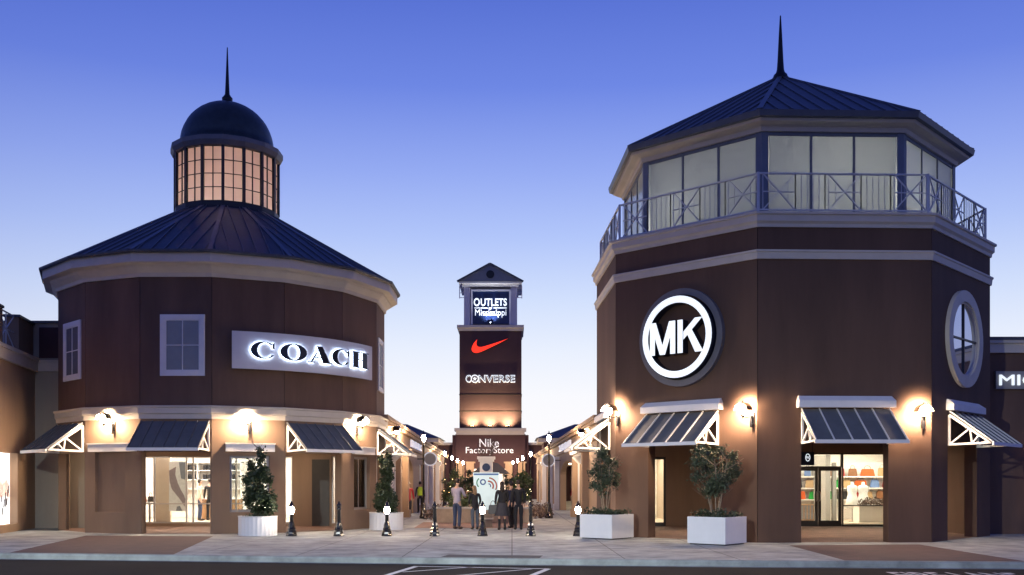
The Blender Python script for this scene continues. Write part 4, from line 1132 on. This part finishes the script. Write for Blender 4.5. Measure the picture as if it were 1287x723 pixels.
for i in range(20):
    t,s=2*PI*i/20,2*PI*(i+1)/20
    mb.fprism(frs2,[(cx_+.42*math.cos(t),cz_+.42*math.sin(t)),(cx_+.42*math.cos(s),cz_+.42*math.sin(s)),(cx_+.33*math.cos(s),cz_+.33*math.sin(s)),(cx_+.33*math.cos(t),cz_+.33*math.sin(t))],.01,.18)
star=[(cx_+(.25 if i%2==0 else .10)*math.sin(PI*i/5),cz_+(.25 if i%2==0 else .10)*math.cos(PI*i/5)) for i in range(10)]
for i in range(10): mb.fprism(frs2,[(cx_,cz_),star[i],star[(i+1)%10]],.01,.18)
mb.build('star_emblem','sign_white',cv)
for i,px in enumerate((594,616,638)):
    t=thing('uplight','%s warm uplight on the ledge at the foot of the sign tower'%('left','middle','right')[i],'floodlight',(X_(px),YP-1.2,Z_(540)),0,'warm uplights on the sign tower ledge')
    m=MB(); m.lathe((X_(px),YP-.9,Z_(540)),[(.001,0),(.22,.0),(.26,.3),(.2,.34)],10); m.build('housing','dark_metal',t)
    m=MB(); m.lathe((X_(px),YP-.9,Z_(540)),[(.001,.34),(.2,.345),(.001,.36)],10); m.build('lens','uplight_glow',t)
    lamp('tower_uplight','SPOT',(X_(px),YP-.9,Z_(540)+.42),1500,(1,.80,.42),.1,(X_(px),YP+.15,Z_(523)),R_(120),.9)

# ------------------------------------------------------------------ street lamps
def street_lamp(label):
    t=thing('street_lamp',label,'street lamp',(0,0,0),0,'lit lamp posts lining the street')
    m=MB(); m.lathe((0,0,0),[(.001,0),(.19,0),(.19,.12),(.15,.16),(.14,.35),(.10,.42),(.10,.62),(.07,.70),(.055,.75)],12); m.build('base','black_paint',t)
    m=MB(); m.lathe((0,0,0),[(.052,.74),(.045,2.5),(.038,3.35),(.06,3.38),(.06,3.42),(.035,3.45),(.035,3.52)],10); m.build('post','black_paint',t)
    m=MB(); m.lathe((0,0,0),[(.001,3.54),(.05,3.56),(.085,3.63),(.09,3.72),(.06,3.82),(.001,3.85)],12); m.build('globe','lamp_glow',t)
    m=MB(); m.lathe((0,0,0),[(.16,3.845),(.10,3.90),(.03,3.95),(.015,4.02),(.001,4.05)],12); m.build('cap','black_paint',t)
    return t
LP=[(532.3,46.0,'nearest lamp post on the left side of the street'),(690,46.4,'nearest lamp post on the right side of the street'),
    (559,70,'second lamp post down the left side of the street'),(667,71,'second lamp post down the right side of the street'),
    (568,81.5,'third lamp post down the left side of the street'),(657,82,'third lamp post down the right side of the street'),
    (575,92,'fourth lamp post down the left side of the street'),(650.5,92,'fourth lamp post down the right side of the street'),
    (582,100,'farthest lamp post down the left side of the street'),(644.5,100,'farthest lamp post down the right side of the street')]
proto=None
for px,Y,lb in LP:
    if proto is None: proto=street_lamp(lb); o=proto
    else: o=copy_tree(proto); o['label']=lb
    o.location=((px-CX)*Y/F,Y,0)

# ------------------------------------------------------------------ bollards
def bollard(lit,label):
    t=thing('bollard',label,'bollard',(0,0,0),0,'black bollards across the street entrance')
    m=MB(); m.lathe((0,0,0),[(.001,0),(.17,0),(.17,.03),(.155,.07),(.145,.13),(.12,.18),(.125,.22),(.10,.27),(.095,.34),(.075,.40),(.06,.44)],8,PI/8,False); m.build('base','black_paint',t)
    m=MB()
    if lit:
        m.lathe((0,0,0),[(.058,.43),(.052,.64),(.075,.655),(.075,.675),(.001,.68)],12); m.build('post','black_paint',t)
        m=MB(); m.lathe((0,0,0),[(.001,.682),(.05,.69),(.078,.74),(.082,.79),(.07,.86),(.05,.893),(.001,.90)],14); m.build('lens','bollard_glow',t)
        m=MB(); m.lathe((0,0,0),[(.001,.893),(.085,.90),(.085,.925),(.055,.96),(.05,1.0),(.025,1.03),(.028,1.05),(.001,1.075)],12); m.build('cap','black_paint',t)
    else:
        m.lathe((0,0,0),[(.058,.43),(.052,.80),(.07,.82),(.07,.85),(.05,.87),(.05,.90)],12); m.build('post','black_paint',t)
        m=MB(); m.lathe((0,0,0),[(.001,.893),(.075,.90),(.08,.935),(.055,.985),(.03,1.01),(.032,1.035),(.018,1.06),(.001,1.075)],12); m.build('cap','black_paint',t)
    return t
pb={}
ords=['leftmost','second from the left','third from the left','middle','third from the right','second from the right','rightmost']
near=['in front of the brown pier by the round planter','in front of the dark porch','in front of the second round planter','left of the group of people','in front of the blond woman','right of the man in black','left of the square white planter']
for i,px in enumerate((366.5,426,486.3,546.5,606.5,667,726.5)):
    lit=i%2==0
    lb='%s black bollard, %s'%('lit' if lit else 'unlit',near[i])
    if lit not in pb: pb[lit]=bollard(lit,lb); o=pb[lit]
    else: o=copy_tree(pb[lit]); o['label']=lb
    Y=30.6; o.location=((px-CX)*Y/F,Y,0)

# ------------------------------------------------------------------ foliage
def leaves(mb,pts,size,rnd,elong=1.8):
    for p in pts:
        p=Vector(p); s=size*rnd.uniform(.6,1.3)
        d=Vector((rnd.gauss(0,1),rnd.gauss(0,1),rnd.gauss(0,.8))).normalized(); e=d.cross(Vector((rnd.gauss(0,1),rnd.gauss(0,1),rnd.gauss(0,1)))).normalized()
        mb.add([p-d*s*elong/2,p+e*s*.42-d*s*.1,p+d*s*elong/2,p-e*s*.42-d*s*.1],[[0,1,2,3]])
def leaf_tree(name,label,loc,stems,zc0,zc1,rad,n,size,lm,bm_,seed,shape='oval',cat='tree',group=None,spread=.25):
    rnd=random.Random(seed); t=thing(name,label,cat,loc,0,group); x,y,z=loc
    m=MB(); tips=[]
    H=zc1-zc0
    for i in range(stems):
        a=2*PI*i/max(stems,1)+rnd.random(); r0=.05*(stems>1)
        p0=Vector((x+r0*math.cos(a),y+r0*math.sin(a),z)); p1=p0+Vector((math.cos(a)*spread*.35,math.sin(a)*spread*.35,(zc0-z)*1.0)); p2=p1+Vector((math.cos(a)*spread*.7,math.sin(a)*spread*.7,H*.65))
        if stems==1: p1=Vector((x+.02,y,zc0)); p2=Vector((x-.02,y,zc1-.15))
        m.tube([p0,(p0+p1)/2+Vector((rnd.gauss(0,.015),rnd.gauss(0,.015),0)),p1,(p1+p2)/2+Vector((rnd.gauss(0,.03),rnd.gauss(0,.03),0)),p2],[.024,.02,.017,.012,.005],6)
        for j in range(7):
            f=rnd.random(); q=p1.lerp(p2,f); a2=rnd.random()*2*PI; ln=rad*rnd.uniform(.4,.85)
            m.tube([q,q+Vector((math.cos(a2)*ln*.6,math.sin(a2)*ln*.6,.18)),q+Vector((math.cos(a2)*ln,math.sin(a2)*ln,.32))],[.009,.006,.003],4)
    m.build('trunk',bm_,t)
    pts=[]
    clumps=[]
    for i in range(26 if shape!='cone' else 60):
        while True:
            u=Vector((rnd.uniform(-1,1),rnd.uniform(-1,1),rnd.uniform(-1,1)))
            if shape=='cone':
                hz=(u.z+1)/2; rr=((1-hz)**.75*.9+.08)*rnd.uniform(.75,1.2)
                if hz<.08: rr*=.75
                if Vector((u.x,u.y)).length<=rr: break
            elif u.length<=1: break
        clumps.append(u)
    while len(pts)<n:
        c=rnd.choice(clumps); g=.15 if shape!='cone' else .12
        u=c+Vector((rnd.gauss(0,g),rnd.gauss(0,g),rnd.gauss(0,g*.6)))
        pts.append((x+u.x*rad,y+u.y*rad,(zc0+zc1)/2+u.z*H/2))
    m=MB(); leaves(m,pts,size,rnd); m.build('crown',lm,t)
    return t
def fill_plants(name,label,c,rx,ry,z,h,n,size,m_,seed,rot=0,cat='plants'):
    rnd=random.Random(seed); m=MB(); pts=[]
    for i in range(n):
        u,v=rnd.uniform(-1,1),rnd.uniform(-1,1)
        X=u*rx; Y=v*ry
        pts.append((c[0]+X*math.cos(rot)-Y*math.sin(rot),c[1]+X*math.sin(rot)+Y*math.cos(rot),z+h*rnd.random()*(.6+.6*noise.noise(Vector((X*4,Y*4,seed))))))
    leaves(m,pts,size,rnd,1.3)
    o=m.build(name,m_); o['kind']='stuff'; tag(o,label,cat); return o
# square planters
for (near_,a_,s_,h_,lb,tl,sd) in((G(769,678.6),math.atan2(.78,.66),1.13,.71,'white square planter box nearer the street, left of the tower door','slender multi stemmed tree in the planter box nearer the street',1),
                         (G(911.6,686.2),math.atan2(.75,.66),1.13,.73,'white square planter box in front of the tower below the emblem sign','fuller multi stemmed tree in the planter box below the emblem sign',2)):
    u=Vector((math.cos(a_),math.sin(a_),0)); v=Vector((-math.sin(a_),math.cos(a_),0))
    c=near_+u*s_/2+v*s_/2; fr=Fr(near_,u,v)
    t=thing('planter_box',lb,'planter',(c.x,c.y,0),0,'white square planter boxes')
    m=MB(); th=.05
    m.fbox(fr,0,s_,0,th,.03,h_); m.fbox(fr,0,s_,s_-th,s_,.03,h_); m.fbox(fr,0,th,th,s_-th,.03,h_); m.fbox(fr,s_-th,s_,th,s_-th,.03,h_)
    m.build('box','planter_white',t,bevel=0.006)
    m=MB(); m.fbox(fr,.05,s_-.05,.05,s_-.05,0,.03); m.build('foot','frame_dark',t)
    m=MB(); m.fbox(fr,th,s_-th,th,s_-th,h_-.15,h_-.06); m.build('soil','soil',t)
    fill_plants('bedding_plants','dark low bedding plants filling the %s'%('planter box nearer the street' if sd==1 else 'planter box below the emblem sign'),(c.x,c.y),s_*.46,s_*.46,h_-.08,.34,1300,.055,'leaf_dark',sd,a_)
    if sd==1: leaf_tree('planter_tree',tl,(c.x-.05,c.y,h_-.1),4,1.25,2.62,.44,3600,.047,'leaf_olive','bark_light',21,spread=.25)
    else: leaf_tree('planter_tree',tl,(c.x-.02,c.y,h_-.1),5,1.12,2.85,.62,6000,.048,'leaf_olive','bark_light',22,spread=.38)
# round tubs
for (px,yb,lb,tl,sd) in((318,674,'round white fluted planter tub beside the shop window','dense conical evergreen in the round tub beside the shop window',3),
                        (483,666.5,'round white fluted planter tub at the street corner of the round tower','dense conical evergreen in the round tub at the street corner',4)):
    g_=G(px,yb); c=Vector((g_.x,g_.y+.58,0)); R=.59
    t=thing('planter_tub',lb,'planter',(c.x,c.y,0),0,'round white planter tubs')
    m=MB(); N=56; vs=[]
    for z,rr in((0,R),(.04,R+.0),(.56,R),(.60,R+.02),(.60,R-.06),(.45,R-.06)):
        for k in range(N):
            q=rr-(.012 if (k%2 and .03<z<.57) else 0); vs.append((c.x+q*math.cos(2*PI*k/N),c.y+q*math.sin(2*PI*k/N),z))
    m.add(vs,[[i*N+k,i*N+(k+1)%N,(i+1)*N+(k+1)%N,(i+1)*N+k] for i in range(5) for k in range(N)]); m.build('tub','planter_white',t)
    m=MB(); m.lathe((c.x,c.y,0),[(.001,.47),(R-.05,.47),(R-.05,.5),(.001,.53)],20); m.build('soil','soil',t)
    fill_plants('bedding_plants','low flowering bedding plants in the %s'%('tub beside the shop window' if sd==3 else 'tub at the street corner'),(c.x,c.y),.38,.38,.5,.2,420,.05,'leaf_dark',sd)
    leaf_tree('conical_evergreen',tl,(c.x,c.y,.5),1,.62,2.95 if sd==3 else 2.85,.52 if sd==3 else .46,5200,.075,'leaf_dark','bark',30+sd,'cone')
# street centre planting: low wall planters, hedge, lit trees
lwp=thing('planter_wall','long low tan planter wall across the street behind the people','planter wall',(-.9,40.2,0))
mb=MB(); xa,xb=G(548,657).x,G(668,657).x
mb.box(xa,xb,41.0,41.35,0,.56); mb.box(xa,xa+.35,41.35,50,0,.56); mb.box(xb-.35,xb,41.35,50,0,.56); mb.box(xa+.35,xb-.35,49.65,50,0,.56); mb.build('wall','stone_wall',lwp)
mb=MB(); mb.box(xa-.05,xb+.05,40.94,41.4,.56,.64); mb.build('coping','trim',lwp)
mb=MB(); mb.box(xa+.35,xb-.35,41.35,49.65,.3,.45); mb.build('soil','soil',lwp)
fill_plants('shrub_bed','mixed green shrubs growing behind the low planter wall',((xa+xb)/2,45.5),(xb-xa)/2-.4,3.8,.45,.9,2600,.14,'leaf_green',9)
tsp=[(568,52,2.25,.5,'leafy tree with fairy lights left of the map board'),(588,60,2.3,.55,'second fairy lit tree, left of the pale pillar'),(655,52,2.3,.5,'leafy tree with fairy lights behind the man in black'),
     (642,62,2.5,.6,'fairy lit tree right of the dark kiosk roof'),(577,72,2.7,.7,'farther fairy lit tree on the left of the planting'),(658,70,2.6,.6,'farther fairy lit tree on the right of the planting')]
for i,(px,Y,h,r,lb) in enumerate(tsp):
    x=(px-CX)*Y/F
    t=leaf_tree('street_tree',lb,(x,Y,0 if Y>50 else .4),2,.4,h,r,800,.10,'leaf_green' if i%3 else 'leaf_olive','bark',50+i,'oval','tree','fairy lit trees in the street planting',.3)
    rnd=random.Random(i); m=MB()
    for k in range(11):
        a=rnd.random()*2*PI; q=r*.95*math.sqrt(rnd.random()); z=.6+rnd.random()*(h-1.0); m.sphere((x+q*math.cos(a),Y+q*math.sin(a),z),.016,6,4)
    o=m.build('fairy_lights','fairy_glow' if i%3 else 'fairy_warm',t)
for px,Y,lb,m_ in((553,45,'grey leafed flower bed at the foot of the left arcade','flower_mass'),(676,47,'grey leafed flower bed at the foot of the right arcade','flower_mass')):
    x=(px-CX)*Y/F; fill_plants('flower_bed',lb,(x,Y+3),.7,4,.0,.75,1300,.10,m_,int(px))
for px,Y,lb in((556,44,'pale stone urn planter at the left end of the low wall'),(672,44.5,'pale stone urn planter at the right end of the low wall')):
    x=(px-CX)*Y/F-.0; m=MB(); m.lathe((x,Y-2.0,0),[(.001,0),(.22,0),(.22,.08),(.10,.14),(.10,.22),(.30,.45),(.36,.72),(.38,.76),(.33,.76),(.30,.66),(.001,.66)],18)
bt=thing('bare_tree','leafless tree with fine upright branches in front of the far store sign','tree',(P(613,600,88).x,88,0))
rnd=random.Random(77); m=MB(); bx0=P(613,600,88).x
def branch(p,d,l,r,dep):
    q=p+d*l; m.tube([p,(p+q)/2+Vector((rnd.gauss(0,.03),rnd.gauss(0,.03),0))*l,q],[r,r*.8,r*.6],5)
    if dep:
        for _ in range(3):
            dd=(d+Vector((rnd.gauss(0,.33),rnd.gauss(0,.33),rnd.uniform(0,.2)))).normalized(); branch(q,dd,l*rnd.uniform(.62,.8),r*.58,dep-1)
branch(Vector((bx0,88,0)),Vector((0,0,1)),1.9,.10,5); m.build('trunk','bark',bt)
# emblem pillar, kiosk, map board
pp=thing('emblem_pillar','pale square pillar with round blue emblem above the map board','pillar',(P(611,600,43).x,43,0))
x=P(611,600,43).x
mb=MB(); mb.box(x-.27,x+.27,43,43.54,.4,2.55); mb.build('shaft','trim_white',pp)
mb=MB(); mb.box(x-.33,x+.33,42.94,43.6,2.55,2.65); mb.box(x-.38,x+.38,42.89,43.65,2.65,2.76); mb.box(x-.33,x+.33,42.94,43.6,1.95,2.02); mb.build('cap','trim_white',pp)
mb=MB(); disc_ring(mb,Fr((x,43,0),(1,0,0),(0,-1,0)),0,2.30,.001,.17,.003,.03,20); mb.build('emblem','blue_sign',pp)
kk=thing('kiosk','small dark roofed kiosk behind the map board','kiosk',(-1.0,46,0))
x0,x1=P(593,600,46).x,P(641,600,46).x; xm=(x0+x1)/2
mb=MB(); mb.hexa([(x0,45.2,2.05),(x1,45.2,2.05),(x1,47,2.05),(x0,47,2.05)],[(xm-.3,45.9,2.55),(xm+.3,45.9,2.55),(xm+.3,46.3,2.55),(xm-.3,46.3,2.55)]); mb.build('roof','cloth_charcoal',kk)
mb=MB(); mb.box(x0+.25,x1-.25,45.5,46.8,.4,1.05); mb.build('counter','wood',kk)
for xx in(x0+.3,x1-.3):
    for yy in(45.5,46.75): m=MB(); m.box(xx-.04,xx+.04,yy-.04,yy+.04,1.05,2.05); m.build('post','trim_white',kk)
mp=thing('map_board','backlit pale blue mall map board with coloured plan on a brick base','sign',(P(611,641,37).x,37,0))
frm=Fr((P(611,600,37).x,37,0),(1,0,0),(0,-1,0)); s37=37/F
zz=lambda y: CAMZ+(HY-y)*s37
mb=MB(); poly=[(-16.5*s37,zz(594)),(16.5*s37,zz(594)),(16*s37,zz(622)),(11*s37,zz(641)),(-10*s37,zz(641)),(-15*s37,zz(622))]
mb.fprism(frm,poly,-.08,0); mb.build('panel','poster_glow',mp)
mb=MB(); mb.fprism(frm,[(-15.5*s37,zz(597.3)),(15.5*s37,zz(597.3)),(15.5*s37,zz(595.2)),(-15.5*s37,zz(595.2))],.002,.005); mb.build('header','map_header',mp)
def arcstrip(mb,cx,cy,r0,r1,t0,t1,n=10,d=.002):
    for i in range(n):
        a,b=t0+(t1-t0)*i/n,t0+(t1-t0)*(i+1)/n
        mb.fprism(frm,[(cx+r1*math.cos(a),cy+r1*math.sin(a)),(cx+r1*math.cos(b),cy+r1*math.sin(b)),(cx+r0*math.cos(b),cy+r0*math.sin(b)),(cx+r0*math.cos(a),cy+r0*math.sin(a))],d,d+.003)
mb=MB(); arcstrip(mb,3*s37,zz(611),5*s37,7*s37,-.6,1.7); arcstrip(mb,3*s37,zz(611),9.3*s37,11*s37,-.5,1.5); mb.build('plan_red','map_red',mp)
mb=MB(); arcstrip(mb,-4*s37,zz(606),2.2*s37,3.8*s37,0,2*PI,16); arcstrip(mb,3*s37,zz(611),2.0*s37,3.4*s37,-.5,1.6); mb.build('plan_blue','map_blue',mp)
mb=MB(); arcstrip(mb,-5*s37,zz(607),6*s37,7.4*s37,2.2,4.0); mb.build('plan_green','map_green',mp)
mb=MB(); mb.fbox(frm,-.22,.22,-.4,.0,0,zz(641)-.0); mb.build('pedestal','brick_pillar',mp)
mb=MB(); mb.fbox(frm,-.27,.27,-.45,.05,.28,.34); mb.build('pedestal_band','trim',mp)

# ------------------------------------------------------------------ people
def skin_mesh(nodes,edges,sub=2,root=0):
    me=bpy.data.meshes.new('s'); me.from_pydata([n[0] for n in nodes],edges,[])
    o=bpy.data.objects.new('s',me); COL.objects.link(o)
    o.modifiers.new('k','SKIN'); 
    for i,n in enumerate(nodes):
        r=n[1]; v=me.skin_vertices[0].data[i]
        v.radius=(r,r) if not hasattr(r,'__len__') else r; v.use_root=(i==root)
    s=o.modifiers.new('s','SUBSURF'); s.levels=sub; s.render_levels=sub
    bpy.context.view_layer.update()
    out=bpy.data.meshes.new_from_object(o.evaluated_get(bpy.context.evaluated_depsgraph_get()))
    mb=MB(); mb.add([v.co.copy() for v in out.vertices],[list(p.vertices) for p in out.polygons],True)
    bpy.data.objects.remove(o); bpy.data.meshes.remove(me); bpy.data.meshes.remove(out)
    return mb
def person(label,loc,rz,h,topm,botm,hairm,shoem='shoe',female=False,longhair=False,skirt=None,coat=False,
           arms=((.06,.0,.0),(.06,.0,.0)),stride=0.0,lean=0.0,hat=None,vest=None,group=None,headdown=.0,wide=1.0):
    """local frame faces +y. arms: per side (outward swing, forward elbow, forward wrist)"""
    t=thing('person',label,'person',loc,rz,group)
    k=h/1.75; W=Matrix.Translation(Vector(loc))@Matrix.Rotation(rz,4,'Z')
    V=lambda x,y,z: Vector((x*k,y*k,z*k))
    def bend(p):   # lean forward above the hips
        if p.z<=.95*k or not lean: return p
        q=p-Vector((0,0,.95*k)); c,s=math.cos(lean),math.sin(lean)
        return Vector((q.x,q.y*c+q.z*s,-q.y*s+q.z*c))+Vector((0,0,.95*k))
    sw=(.165 if female else .19)*wide
    nodes=[];edges=[]
    def N(p,r,par=None,b=True):
        nodes.append((bend(p) if b else p,r)); 
        if par is not None: edges.append((par,len(nodes)-1))
        return len(nodes)-1
    pel=N(V(0,0,.96),(.115*k*wide,.09*k),None,False); sp1=N(V(0,0,1.12),(.10*k*wide,.08*k),pel); ch=N(V(0,0,1.32),(.125*k*wide,.09*k),sp1)
    nb=N(V(0,-.01,1.47),.065*k,ch); nk=N(V(0,.0,1.53),.048*k,nb)
    hd1=N(V(0,.012+headdown*.3,1.59),(.060*k,.075*k),nk); hd2=N(V(0,.015+headdown*.6,1.66),(.072*k,.088*k),hd1); N(V(0,.005+headdown,1.715),(.050*k,.06*k),hd2)
    joints={}
    for i,s in enumerate((-1,1)):
        o_,fe,fw=arms[i]
        sh=N(V(s*sw,-.01,1.42),.052*k,ch)
        el=N(V(s*(sw+.015+o_*.6),-.02+fe,1.15+max(0,fe)*.25),.038*k,sh)
        wr=N(V(s*(sw+.02+o_-max(0,fw)*.35),.0+fw,.90+max(0,fw)*.85),.026*k,el)
        hv=(nodes[wr][0]-nodes[el][0]).normalized()
        hand=nodes[wr][0]+hv*.06*k
        nodes.append((hand,(.036*k,.018*k))); edges.append((wr,len(nodes)-1)); hn=len(nodes)-1
        side=Vector((0,1,0)) if abs(hv.y)<.6 else Vector((s*-1,0,0))
        for j,(off,ln) in enumerate(((-.026,.055),(-.009,.065),(.009,.068),(.026,.060))):
            a=hand+side*off*k+hv*.045*k; nodes.append((a,.009*k)); edges.append((hn,len(nodes)-1))
            nodes.append((a+hv*ln*.8*k+Vector((-s*.012*k,0,0)),.007*k)); edges.append((len(nodes)-2,len(nodes)-1))
        nodes.append((hand+side*.045*k-hv*.01*k,.010*k)); edges.append((hn,len(nodes)-1)); nodes.append((hand+side*.06*k+hv*.035*k,.008*k)); edges.append((len(nodes)-2,len(nodes)-1))
        joints[s]=(sh,el,wr)
    legs={}
    for s in(-1,1):
        st=stride*s
        hp=N(V(s*.095*wide,0,.90),.088*k,pel,False); kn=N(V(s*.10,st*.5+.015,.50),.058*k,hp,False); an=N(V(s*.10,st-.02-(.05 if st<0 else 0),.10),.036*k,kn,False); to=N(V(s*.12,st+.12,.035),.030*k,an,False)
        legs[s]=(hp,kn,an,to)
    mb=skin_mesh(nodes,edges,1)
    # facial features: nose, ears, eyes sockets sit on the head
    hc=nodes[hd2][0]
    mb.tube([hc+V(0,.075,.02),hc+V(0,.105,-.012),hc+V(0,.082,-.02)],[.008*k,.013*k,.008*k],6)
    for s in(-1,1): mb.sphere(hc+V(s*.076,-.005,0),.026*k,6,4,(.35,.6,1))
    mb.tube([hc+V(-.022,.083,-.045),hc+V(.022,.083,-.045)],.006*k,5)
    mb.v=[W@v for v in mb.v]; body=mb.build('body','skin',t)
    e=MB(); [e.sphere(W@(hc+V(s*.028,.082,.012)),.009*k,6,4) for s in(-1,1)]; e.build('eyes','hair_dark',t)
    # top garment
    n2=[];e2=[]
    def add(i,r,par=None,dp=None):
        p=nodes[i][0].copy() if not isinstance(i,Vector) else i
        n2.append((p,r)); 
        if par is not None: e2.append((par,len(n2)-1))
        return len(n2)-1
    x_=.016*k
    if coat: a0=add(Vector((0,0,.74*k)),(.175*k*wide,.125*k)); a=add(pel,(.155*k*wide,.12*k),a0)
    else: a=add(Vector((0,0,.87*k)),(.150*k*wide,.122*k)); a=add(pel,(.148*k*wide,.12*k),a)
    b=add(sp1,(.125*k*wide,.10*k),a); c=add(ch,(.148*k*wide,.108*k),b); d=add(nb,(.085*k,.075*k),c)
    for s in(-1,1):
        sh,el,wr=joints[s]; q=add(sh,.068*k,c); q=add(el,.052*k,q); q=add(wr,.040*k,q)
    g=skin_mesh(n2,e2,1); g.v=[W@v for v in g.v]; g.build('jacket' if coat else 'shirt',topm,t)
    if vest:
        v=MB(); 
        rings=[]
        for z,rx,ry in((.98,.17,.135),(1.15,.155,.13),(1.3,.18,.135),(1.42,.165,.12),(1.47,.11,.095)):
            rings.append([W@bend(V(rx*math.cos(2*PI*j/16),ry*math.sin(2*PI*j/16),z)) for j in range(16)])
        vs=[p for r in rings for p in r]; v.add(vs,[[i*16+j,i*16+(j+1)%16,(i+1)*16+(j+1)%16,(i+1)*16+j] for i in range(4) for j in range(16)],True); v.build('vest',vest,t)
    # bottom garment
    if skirt:
        v=MB(); rings=[]
        rr=random.Random(int(h*100))
        for z,rx in((.99,.155),(.85,.20),(.68,.245),(.52,.275)):
            rings.append([W@V(rx*(1+.05*math.sin(j*1.9+z*2))*math.cos(2*PI*j/28),rx*.8*(1+.05*math.sin(j*1.9))*math.sin(2*PI*j/28),z) for j in range(28)])
        vs=[p for r in rings for p in r]; v.add(vs,[[i*28+j,i*28+(j+1)%28,(i+1)*28+(j+1)%28,(i+1)*28+j] for i in range(3) for j in range(28)],True); v.build('skirt',skirt,t)
    n2=[];e2=[]
    a=add(Vector((0,0,1.0*k)),(.125*k*wide,.10*k)); a=add(pel,(.13*k*wide,.103*k),a)
    tr=.0 if not skirt else -.008
    for s in(-1,1):
        hp,kn,an,to=legs[s]; q=add(hp,(.100+tr)*k,a); q=add(kn,(.072+tr*2)*k,q); q=add(nodes[an][0]+Vector((0,0,-.03*k)),(.060+tr*2)*k,q)
    g=skin_mesh(n2,e2,1); g.v=[W@v for v in g.v]; g.build('trousers' if not skirt else 'tights',botm,t)
    for s in(-1,1):
        an,to=nodes[legs[s][2]][0],nodes[legs[s][3]][0]
        v=MB(); c_=Vector(((an.x+to.x)/2,(an.y+to.y)/2-.0,.05*k)); v.sphere(c_,.05*k,10,6,(.95,2.75,.95)); v.tube([an+Vector((0,0,.05*k)),Vector((an.x,an.y,.05*k))],[.045*k,.05*k],8)
        v.v=[W@p for p in v.v]; v.build('shoe',shoem,t)
    # hair
    hh=MB(); hh.sphere(hc+V(0,-.016,.022),.093*k,14,10,(.93,1.03,1.05))
    hh.v=[Vector((p.x,min(p.y,hc.y+.062*k if p.z>hc.z+.045*k else hc.y+.015*k),p.z)) for p in hh.v]
    if longhair:
        hh.tube([hc+V(0,-.04,.02),hc+V(0,-.075,-.08),hc+V(0,-.10,-.2),hc+V(0,-.105,-.30)],[.075*k,.085*k,.08*k,.03*k],10)
    hh.v=[W@p for p in hh.v]; hh.build('hair',hairm,t)
    if hat:
        v=MB(); c_=W@(hc+V(0,0,.05)); v.lathe(tuple(c_),[(.001,.085*k),(.06*k,.08*k),(.085*k,.02*k),(.088*k,.0),(.15*k,-.012*k),(.15*k,-.022*k),(.001,-.02*k)],14); v.build('hat',hat,t)
    return t,W,k
g='group of people standing around the map board'
def at(px,Y): return ((px-CX)*Y/F,Y,0)
person('man in a lavender shirt and blue jeans looking down at his hands',at(574.5,35.3),R_(-35),1.76,'shirt_lavender','denim','hair_dark','shoe_brown',arms=((.05,.12,.26),(.03,.14,.28)),headdown=.06,wide=1.08,group=g)
person('woman in a dark jacket and faded jeans with light brown hair',at(597,35.0),R_(20),1.52,'cloth_black','denim_light','hair_blond','shoe',female=True,longhair=True,coat=True,arms=((.03,.06,.16),(.07,.04,.14)),lean=.12,wide=1.15,group=g)
person('woman with long dark hair in black coat and grey skirt, seen from behind',at(631,34.6),R_(8),1.66,'cloth_black','cloth_black','hair_dark','shoe',female=True,longhair=True,skirt='cloth_charcoal',arms=((.05,.02,.04),(.02,.08,.16)),wide=1.1,group=g)
person('person in a navy coat half hidden behind the woman with the skirt',at(642.5,36.2),R_(30),1.66,'cloth_navy','cloth_black','hair_dark','shoe',coat=True,arms=((.02,.04,.1),(.01,.05,.12)),stride=.10,group=g)
person('man dressed all in black standing rightmost in the group',at(651.5,34.8),R_(10),1.72,'cloth_black','cloth_black','hair_dark','shoe',arms=((.03,.02,.06),(.03,.01,.04)),wide=1.05,group=g)
person('woman in a red jacket walking along the right arcade',(3.85,62.0,0),R_(15),1.62,'cloth_red','cloth_black','hair_dark','shoe',female=True,coat=True,stride=.12)
person('person in a cream hat and red coat walking along the left arcade',(-5.0,48.5,0),R_(-170),1.66,'cloth_red','cloth_charcoal','hair_dark','shoe',coat=True,stride=.12,hat='cloth_cream')
person('worker in a yellow safety vest by the left arcade',at(528,55.0),R_(20),1.70,'cloth_charcoal','cloth_black','hair_dark','shoe',vest='hi_vis')
person('shop assistant in a cream top behind the left shop window',(-12.62,40.6,.1),R_(-60),1.66,'cloth_cream','denim','hair_dark','shoe',female=True)
person('customer in dark clothes at the counter in the left shop',(-12.36,41.1,.1),R_(-10),1.70,'cloth_black','cloth_black','hair_dark','shoe')
hb=at(619.5,34.6)
handbag((hb[0],34.6,.55),.34,.32,'bag_black','black handbag hanging from the hand of the woman in the skirt')
